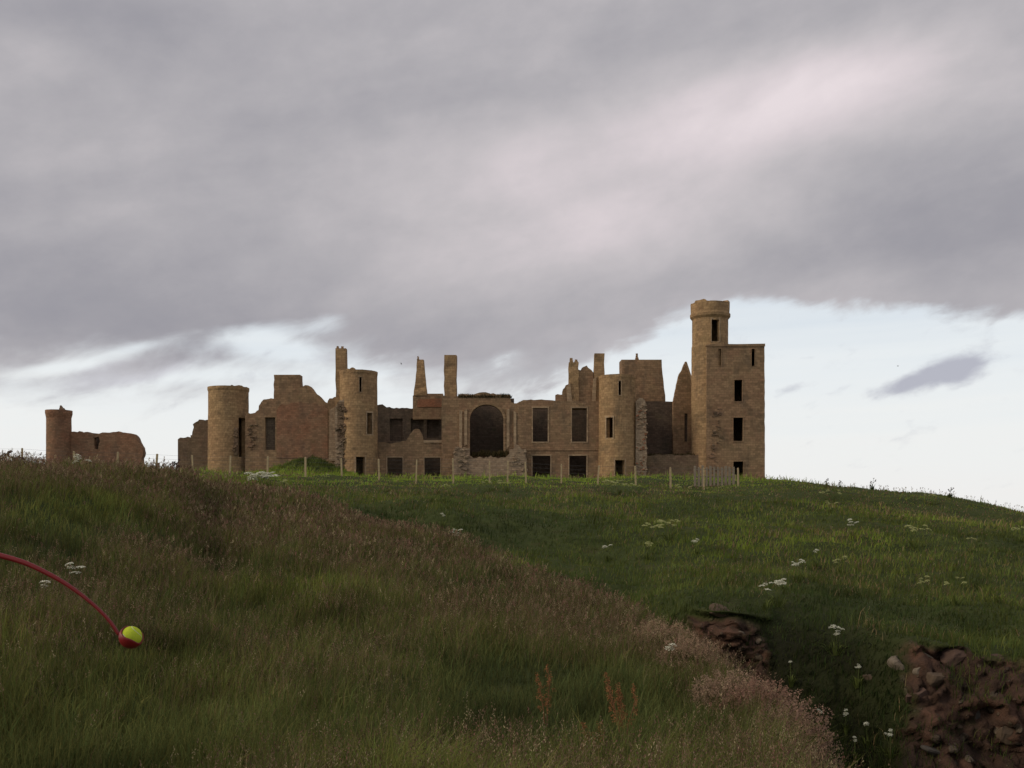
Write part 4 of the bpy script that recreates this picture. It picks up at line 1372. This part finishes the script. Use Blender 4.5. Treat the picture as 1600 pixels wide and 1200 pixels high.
M['weedstem'] = plain('dull weed stalks', (.06, .06, .03), .85, .2, 20, .1)
thistle(8, 0, 27, .55, 'thistle at the left edge of the picture on the knoll')
thistle(27, 0, 28, .5, 'thistle left of the leftmost fence post', .06)
thistle(64, 0, 30, .45, 'thistle just left of the ruined outbuilding', .1)
thistle(238, 0, 37, .42, 'thistle in the gap right of the ruined outbuilding', .05)
thistle(262, 0, 38, .6, 'leaning leafy thistle before the low broken wall stub', .2)
thistle(272, 0, 38, .72, 'tallest leafy thistle, touching the low broken wall stub', .12)
thistle(1363, 0, 75, .9, 'tall leafy weed on the right hand skyline, its tallest', .1, 'weed')
thistle(1292, 0, 76, .7, 'thin weed on the skyline half way between the tower and the tallest weed', 0, 'weed')
thistle(1312, 0, 76, .6, 'thin weed on the skyline just left of the tallest weed', .1, 'weed')
thistle(1484, 0, 71, .7, 'low bushy weed on the skyline where the headland starts to fall', .1, 'weed')

# ------------------------------------------------------------------ stones in the earth bank
rocks = [(1410, 1047, 25, 34, 'upright oval pale stone in the red bank', 'pale'), (1446, 1036, 34, 16, 'flat pale stone, uppermost in the red bank', 'pale'),
         (1445, 1057, 24, 13, 'small whitish stone under the flat uppermost one', 'pale'), (1471, 1066, 30, 24, 'squarish orange brown stone right of the small whitish one', 'tan'),
         (1367, 1068, 20, 24, 'yellowish square stone left of the bank in dark weeds', 'tan'), (1437, 1096, 36, 20, 'wide reddish stone in the middle of the bank', 'redrock'),
         (1510, 1101, 16, 12, 'little white stone in the middle right of the bank', 'pale'), (1494, 1119, 32, 24, 'pinkish slanting stone below the little white one', 'redrock'),
         (1532, 1130, 30, 30, 'grey stone low in the bank right of the pinkish one', 'greyrock'), (1510, 1144, 28, 14, 'brown stone under the pinkish slanting one', 'tan'),
         (1583, 1150, 26, 34, 'grey and orange stone near the bottom right corner', 'tan'), (1476, 1160, 32, 16, 'pink brown stone low in the bank', 'redrock'),
         (1432, 1181, 30, 11, 'thin pink slab at the bottom left of the bank', 'redrock'), (1468, 1189, 44, 14, 'long grey slab at the bottom edge of the bank', 'greyrock'),
         (1502, 1032, 44, 26, 'broad red block high in the bank', 'redrock'), (1126, 956, 34, 18, 'stone jutting under the turf lip of the small red bank', 'tan'),
         (1556, 1036, 36, 20, 'broad red block high at the right end of the bank', 'redrock'), (1552, 1082, 30, 18, 'dark brown stone in the right part of the bank', 'greyrock')]
M['pale_rock'] = plain('pale stone', (.18, .147, .11), .9, .45, 5, .15, .6)
M['tan_rock'] = plain('orange brown stone', (.115, .083, .058), .9, .45, 5, .15, .6)
M['redrock_rock'] = plain('red sandstone', (.10, .064, .05), .9, .45, 5, .15, .6)
M['greyrock_rock'] = plain('grey stone', (.085, .075, .065), .9, .45, 5, .15, .6)
for i, (u, py, w, hgt, lab, kind) in enumerate(rocks):
    p = hit(u, py, 7.02, 8.3)
    k = p.y / F
    bm = bmesh.new()
    bmesh.ops.create_icosphere(bm, subdivisions=3, radius=1)
    rot = Matrix.Rotation(random.uniform(-.35, .35), 3, 'Y')
    cuts = [Vector((random.gauss(0, 1), random.gauss(0, 1), random.gauss(0, 1))).normalized() for _ in range(6)]
    for v in bm.verts:
        c = v.co
        q = Vector([math.copysign(abs(a) ** .6, a) for a in c])
        for cut in cuts:
            dd = q.dot(cut) - .72
            if dd > 0: q -= cut * dd
        f = .8 + .5 * float(fbm(np.array(c.x * 1.3 + i * 7), np.array(c.z * 1.3 + c.y * 1.1), 50 + i, 3))
        v.co = rot @ Vector((q.x * w * .5 * k * f, q.y * .5 * (w + hgt) * .5 * k * f, q.z * hgt * .5 * k * f))
    for f in bm.faces: f.smooth = False
    me = bpy.data.meshes.new('rock'); bm.to_mesh(me); bm.free()
    o = bpy.data.objects.new('rock', me); COL.objects.link(o); me.materials.append(M[kind + '_rock'])
    o.location = p + Vector((0, .27, 0))
    tag(o, lab, 'rock', 'stones in the red earth bank')

# ------------------------------------------------------------------ ball launcher and ball, held out from the left
YB = 3.2
bl = empty('ball_launcher', P(186, 985, YB), 'curved red plastic ball launcher reaching in from the left edge', 'ball launcher')
pts = [P(u, py, YB) for u, py in ((-170, 842), (-90, 850), (-40, 858), (0, 868), (40, 880), (80, 899), (110, 917), (138, 938), (160, 958), (174, 974), (186, 992))]
# smooth the stick
sp = []
for i in range(len(pts) - 1):
    p0, p1, p2, p3 = pts[max(i - 1, 0)], pts[i], pts[i + 1], pts[min(i + 2, len(pts) - 1)]
    for t in np.linspace(0, 1, 6, endpoint=False):
        sp.append(.5 * ((2 * p1) + (p2 - p0) * t + (2 * p0 - 5 * p1 + 4 * p2 - p3) * t * t + (3 * p1 - p0 - 3 * p2 + p3) * t ** 3))
sp.append(pts[-1])
rad = [max(.0056, .0118 - .0062 * min(1, i / (len(sp) * .72))) for i in range(len(sp))]
link_mesh('shaft', tube_mesh(sp, rad, 10, 'shaft', .75), M['red'], bl)
gp = sp[:13]
link_mesh('grip', tube_mesh([g + Vector((-.02, 0, .002)) for g in gp], .018, 10, 'grip'), M['grip'], bl)
ctr = P(205, 995, YB)
axis = Vector((.6, -.3, .74)).normalized()
rot = Vector((0, 0, 1)).rotation_difference(axis).to_matrix()


def bowl_mesh(r0, r1, a0, name):
    """open cup: polar angle a0..pi about the axis, with three finger-like notches on its rim"""
    bm = bmesh.new()
    nseg, nring = 36, 14
    A, Bv = [], []
    for k in range(nring + 1):
        ra, rb = [], []
        for m_ in range(nseg):
            ph = 2 * math.pi * m_ / nseg
            st = a0 + .12 * math.cos(3 * ph + .6)
            a = st + (math.pi - .02 - st) * k / nring
            d = Vector((math.sin(a) * math.cos(ph), math.sin(a) * math.sin(ph), math.cos(a)))
            ra.append(bm.verts.new(rot @ (d * r1))); rb.append(bm.verts.new(rot @ (d * r0)))
        A.append(ra); Bv.append(rb)
    for k in range(nring):
        for m_ in range(nseg):
            n_ = (m_ + 1) % nseg
            for f in ((A[k][m_], A[k][n_], A[k + 1][n_], A[k + 1][m_]), (Bv[k][n_], Bv[k][m_], Bv[k + 1][m_], Bv[k + 1][n_])):
                bm.faces.new(f).smooth = True
    for m_ in range(nseg):
        n_ = (m_ + 1) % nseg
        bm.faces.new((A[0][n_], A[0][m_], Bv[0][m_], Bv[0][n_]))
    bmesh.ops.recalc_face_normals(bm, faces=bm.faces)
    me = bpy.data.meshes.new(name); bm.to_mesh(me); bm.free()
    me.transform(Matrix.Translation(ctr))
    return me


link_mesh('cup', bowl_mesh(.0350, .0380, 1.26, 'cup'), M['red'], bl)
bm = bmesh.new()
bmesh.ops.create_uvsphere(bm, u_segments=40, v_segments=24, radius=.0335)
for f in bm.faces: f.smooth = True
me = bpy.data.meshes.new('tennis_ball'); bm.to_mesh(me); bm.free()
ball = bpy.data.objects.new('tennis_ball', me); COL.objects.link(ball)
ball.location = ctr
mt, nt = new_mat('yellow felt')
tc = nt.n('ShaderNodeTexCoord').outputs['Object']
nz = nt.noise(tc, 160, 3, .6)
felt = nt.mix(nz, (.36, .46, .03), (.58, .66, .06))
finish(nt, felt, .95, nz, .5, .003, .05)
me.materials.append(mt)
tag(ball, 'yellow green tennis ball held in the red launcher cup', 'ball')
sm_pts = []
for k in range(73):
    t = 2 * math.pi * k / 72
    a_, b_ = .75, .25
    q = Vector((a_ * math.cos(t) + b_ * math.cos(3 * t), a_ * math.sin(t) - b_ * math.sin(3 * t), 2 * math.sqrt(a_ * b_) * math.sin(2 * t)))
    sm_pts.append(Matrix.Rotation(.9, 3, 'X') @ q.normalized() * .0334)
sme = tube_mesh(sm_pts, .0009, 6, 'seam', caps=False)
so = bpy.data.objects.new('seam', sme); COL.objects.link(so); so.parent = ball
M['seam'] = plain('pale seam', (.6, .62, .45), .8, .05, 50)
sme.materials.append(M['seam'])


# ------------------------------------------------------------------ gulls
def gull(pos, label, span, roll, yaw):
    bm = bmesh.new()
    prof = [(-.5, .02), (-.38, .07), (-.1, .11), (.15, .1), (.3, .065), (.38, .06), (.45, .03), (.52, .008)]
    rings = []
    for (x, r) in prof:
        rings.append([bm.verts.new((x * .8, r * math.cos(t) * .8, r * math.sin(t))) for t in np.linspace(0, 2 * math.pi, 9)[:-1]])
    for a, b in zip(rings[:-1], rings[1:]):
        for k in range(8): bm.faces.new((a[k], a[(k + 1) % 8], b[(k + 1) % 8], b[k]))
    bm.faces.new(rings[0][::-1]); bm.faces.new(rings[-1])
    for s in (-1, 1):
        sec = []
        for (y, x0, x1, z, th_) in ((.05, -.12, .16, .05, .03), (.45, -.08, .17, .22, .02), (.85, -.16, .02, .2, .012), (1.25, -.34, -.28, .1, .004)):
            sec.append([bm.verts.new(v) for v in ((x0, s * y, z), ((x0 + x1) / 2, s * y, z + th_), (x1, s * y, z), ((x0 + x1) / 2, s * y, z - th_))])
        for a, b in zip(sec[:-1], sec[1:]):
            for k in range(4): bm.faces.new((a[k], a[(k + 1) % 4], b[(k + 1) % 4], b[k]))
        bm.faces.new(sec[-1]); bm.faces.new(sec[0][::-1])
    bmesh.ops.recalc_face_normals(bm, faces=bm.faces)
    me = bpy.data.meshes.new('gull'); bm.to_mesh(me); bm.free()
    me.transform(Matrix.Rotation(yaw, 4, 'Z') @ Matrix.Rotation(roll, 4, 'X') @ Matrix.Scale(span / 2.5, 4))
    o = bpy.data.objects.new('gull', me); COL.objects.link(o); o.location = pos
    me.materials.append(M['gull'])
    tag(o, label, 'bird', 'gulls in flight')


gull(P(627, 568.5, 150), 'small dark gull flying between the second round tower and the tapered chimney', 1.0, .5, .4)
gull(P(1403, 572, 190), 'tiny gull flying before the small dark cloud on the right', 1.1, .2, -.3)

# ------------------------------------------------------------------ world: overcast evening sky with a bright band at the horizon
SUN = Vector((-.87, -.24, .50)).normalized()
W = bpy.data.worlds.new('World'); S.world = W; W.use_nodes = True
nt = NT(W.node_tree)
d = nt.n('ShaderNodeTexCoord').outputs['Generated']
sx = nt.n('ShaderNodeSeparateXYZ'); nt.put(sx.inputs[0], d)
az = nt.m('ARCTAN2', sx.outputs[0], sx.outputs[1])
el = nt.m('ARCSINE', sx.outputs[2])


def ang(px, py):
    a = math.atan((px - CX) / F)
    return a, math.atan((HY - py) / F * math.cos(a))


def blob(px, py, sx_, sy_, rot, a):
    """soft patch of cloud light: centre, half sizes (in 1/1570 rad), tilt in degrees, amplitude"""
    ca, ce = ang(px, py)
    c, s = math.cos(R(rot)), math.sin(R(rot))
    da = nt.m('SUBTRACT', az, ca); de = nt.m('SUBTRACT', el, ce)
    p = nt.m('ADD', nt.m('MULTIPLY', da, c * F / sx_), nt.m('MULTIPLY', de, s * F / sx_))
    q = nt.m('ADD', nt.m('MULTIPLY', da, -s * F / sy_), nt.m('MULTIPLY', de, c * F / sy_))
    r2 = nt.m('ADD', nt.m('MULTIPLY', p, p), nt.m('MULTIPLY', q, q))
    return nt.m('MULTIPLY', nt.m('POWER', 2.71828, nt.m('MULTIPLY', r2, -1.0)), a)


def tilted(rot, kx, ky, off=0.0):
    c, s = math.cos(R(rot)), math.sin(R(rot))
    p = nt.m('ADD', nt.m('MULTIPLY', az, c * kx), nt.m('MULTIPLY', el, s * kx))
    q = nt.m('ADD', nt.m('MULTIPLY', az, -s * ky), nt.m('MULTIPLY', el, c * ky))
    return nt.xyz(p, q, off)


n1 = nt.noise(tilted(10, 3.4, 9.5, 1.7), 1.0, 5, .5, .25)
n2 = nt.noise(tilted(12, 9.0, 16.0, 4.1), 1.0, 5, .58, .15)
n5 = nt.noise(tilted(12, 26.0, 36.0, 3.3), 1.0, 4, .58, .1)
t = nt.m('ADD', .42, nt.m('MULTIPLY', nt.m('SUBTRACT', n1, .5), .68))
t = nt.m('ADD', t, nt.m('ADD', nt.m('MULTIPLY', nt.m('SUBTRACT', n2, .5), .30), nt.m('MULTIPLY', nt.m('SUBTRACT', n5, .5), .16)))
for b in ((1330, 120, 210, 62, 12, .24), (1160, 175, 220, 75, 14, .22), (1040, 260, 360, 115, 18, .24), (700, 270, 330, 55, 12, .10), (60, 85, 45, 30, 0, .13), (900, 350, 330, 80, 12, .10),
          (150, 490, 360, 70, 8, -.20), (300, 380, 420, 60, 12, -.07), (640, 520, 260, 50, 6, -.08), (1470, 30, 330, 45, -3, -.18), (1480, 320, 220, 80, 6, -.10), (250, 250, 260, 35, 16, -.10), (850, 110, 300, 40, 12, -.08), (260, 20, 320, 50, 4, -.08), (420, 100, 120, 40, 14, .06), (700, 470, 300, 60, 8, -.03)):
    t = nt.m('ADD', t, blob(*b))
deck = nt.ramp(t, [(.0, (.29, .288, .33)), (.22, (.35, .342, .375)), (.42, (.435, .42, .445)), (.62, (.54, .51, .53)), (.85, (.69, .625, .65)), (1.0, (.79, .71, .735))])
# lower edge of the deck
fc = nt.n('ShaderNodeFloatCurve')
EDGE = [(-900, 520), (-300, 590), (0, 586), (90, 588), (180, 592), (270, 592), (380, 580), (470, 574), (540, 580), (600, 592), (660, 600), (760, 610), (850, 605), (900, 580), (1000, 528), (1070, 484),
        (1130, 470), (1200, 468), (1300, 484), (1400, 488), (1500, 482), (1600, 488), (1800, 500), (2600, 440)]
cm = fc.mapping.curves[0]
for _ in range(len(EDGE) - 2): cm.points.new(.5, .5)
for pnt, (px, py) in zip(cm.points, EDGE):
    a, e_ = ang(px, py)
    pnt.location = ((a + 1.0) / 2.0, e_ * 2.0)
    pnt.handle_type = 'AUTO'
fc.mapping.update()
nt.put(fc.inputs['Value'], nt.m('DIVIDE', nt.m('ADD', az, 1.0), 2.0, clamp=True))
edge = nt.m('DIVIDE', fc.outputs[0], 2.0)
n3 = nt.noise(tilted(16, 14.0, 34.0, 9.0), 1.0, 5, .55, .4)
n4 = nt.noise(tilted(12, 42.0, 80.0, 2.0), 1.0, 4, .55, .3)
dev = nt.m('ADD', nt.m('SUBTRACT', el, edge), nt.m('ADD', nt.m('MULTIPLY', nt.m('SUBTRACT', n3, .5), nt.smooth(az, -.1, .16, .085, .04)), nt.m('MULTIPLY', nt.m('SUBTRACT', n4, .5), .012)))
for b in ((405, 522, 80, 17, 10, -.055), (515, 504, 40, 15, 18, -.045), (440, 545, 70, 18, 0, -.05), (205, 545, 70, 9, 16, -.04), (120, 572, 70, 8, 10, -.035), (330, 585, 150, 14, 4, -.03), (575, 600, 40, 26, 0, -.03), (790, 558, 40, 14, 20, -.03)):
    dev = nt.m('ADD', dev, blob(*b))
soft = nt.smooth(az, -.1, .16, 0, 1)                     # crisper edge on the right
mask_l = nt.smooth(dev, -.034, .036)
mask_r = nt.smooth(dev, -.008, .009)
mask = nt.m('ADD', nt.m('MULTIPLY', mask_l, nt.m('SUBTRACT', 1.0, soft)), nt.m('MULTIPLY', mask_r, soft))
# stray lower clouds
wisp = None
for b in ((215, 580, 125, 22, 14, .95), (520, 560, 60, 14, 8, .6), (640, 612, 60, 10, 4, .5)):
    v = blob(*b); wisp = v if wisp is None else nt.m('ADD', wisp, v)
wisp = nt.smooth(nt.m('ADD', wisp, nt.m('MULTIPLY', nt.m('SUBTRACT', n3, .5), 1.1)), .25, .85, 0, .75)
sm_ = None
for b in ((1460, 587, 70, 17, 14, .95), (1503, 575, 44, 22, 2, .85), (1400, 603, 60, 11, 16, .6), (1236, 606, 24, 8, 14, .62), (1318, 608, 26, 6, 12, .36)):
    v = blob(*b); sm_ = v if sm_ is None else nt.m('ADD', sm_, v)
small = nt.smooth(nt.m('ADD', sm_, nt.m('ADD', nt.m('MULTIPLY', nt.m('SUBTRACT', n4, .5), 1.3), nt.m('MULTIPLY', nt.m('SUBTRACT', n3, .5), 1.2))), .12, 1.25, 0, .95)
sky = nt.n('ShaderNodeTexSky', sky_type='NISHITA')
sky.sun_disc = False
sky.sun_elevation = math.asin(SUN.z)
sky.sun_rotation = math.atan2(SUN.x, SUN.y)
sky.dust_density = 2.0
band = nt.noise(tilted(1, 3.0, 60.0, 6.0), 1.0, 3, .5)
white = nt.ramp(nt.m('ADD', nt.m('MULTIPLY', el, 4.0), nt.m('MULTIPLY', nt.m('SUBTRACT', band, .5), .35)),
                [(.0, (.90, .89, .875)), (.12, (.89, .89, .88)), (.3, (.88, .895, .89)), (.55, (.83, .868, .888)), (.8, (.73, .79, .845))])
k10 = nt.n('ShaderNodeVectorMath', operation='SCALE'); nt.put(k10.inputs[0], white); k10.inputs[3].default_value = 10
gap = nt.mix(.95, sky.outputs[0], k10.outputs[0])
k10b = nt.n('ShaderNodeVectorMath', operation='SCALE'); nt.put(k10b.inputs[0], deck); k10b.inputs[3].default_value = 10
res = nt.mix(wisp, gap, (6.1, 6.05, 6.6))
res = nt.mix(small, res, (4.5, 4.6, 5.3))
res = nt.mix(mask, res, k10b.outputs[0])
bg = nt.n('ShaderNodeBackground'); nt.put(bg.inputs[0], res); bg.inputs[1].default_value = .1
wo = nt.n('ShaderNodeOutputWorld'); nt.t.links.new(bg.outputs[0], wo.inputs[0])
W.cycles.sampling_method = 'MANUAL'
W.cycles.sample_map_resolution = 1024

L = bpy.data.lights.new('sun', 'SUN'); L.energy = 1.5; L.angle = R(20); L.color = (1, .86, .66)
lo = bpy.data.objects.new('sun', L); COL.objects.link(lo)
lo.rotation_euler = (-SUN).to_track_quat('-Z', 'Y').to_euler()

# ------------------------------------------------------------------ camera
cam = bpy.data.cameras.new('camera'); co = bpy.data.objects.new('camera', cam); COL.objects.link(co)
co.location = (0, 0, EYE); co.rotation_euler = (R(90), 0, 0)
cam.sensor_width = 36; cam.lens = F / 1600 * 36
cam.shift_y = 200 / 1600
cam.clip_start = .05; cam.clip_end = 20000
S.camera = co
S.view_settings.view_transform = 'Standard'; S.view_settings.look = 'None'
S.view_settings.exposure = 0; S.view_settings.gamma = 1
S.render.engine = 'CYCLES'
S.cycles.max_bounces = 5; S.cycles.diffuse_bounces = 3; S.cycles.transmission_bounces = 3
S.cycles.use_denoising = True
S.cycles.pixel_filter_type = 'BLACKMAN_HARRIS'; S.cycles.filter_width = 1.5
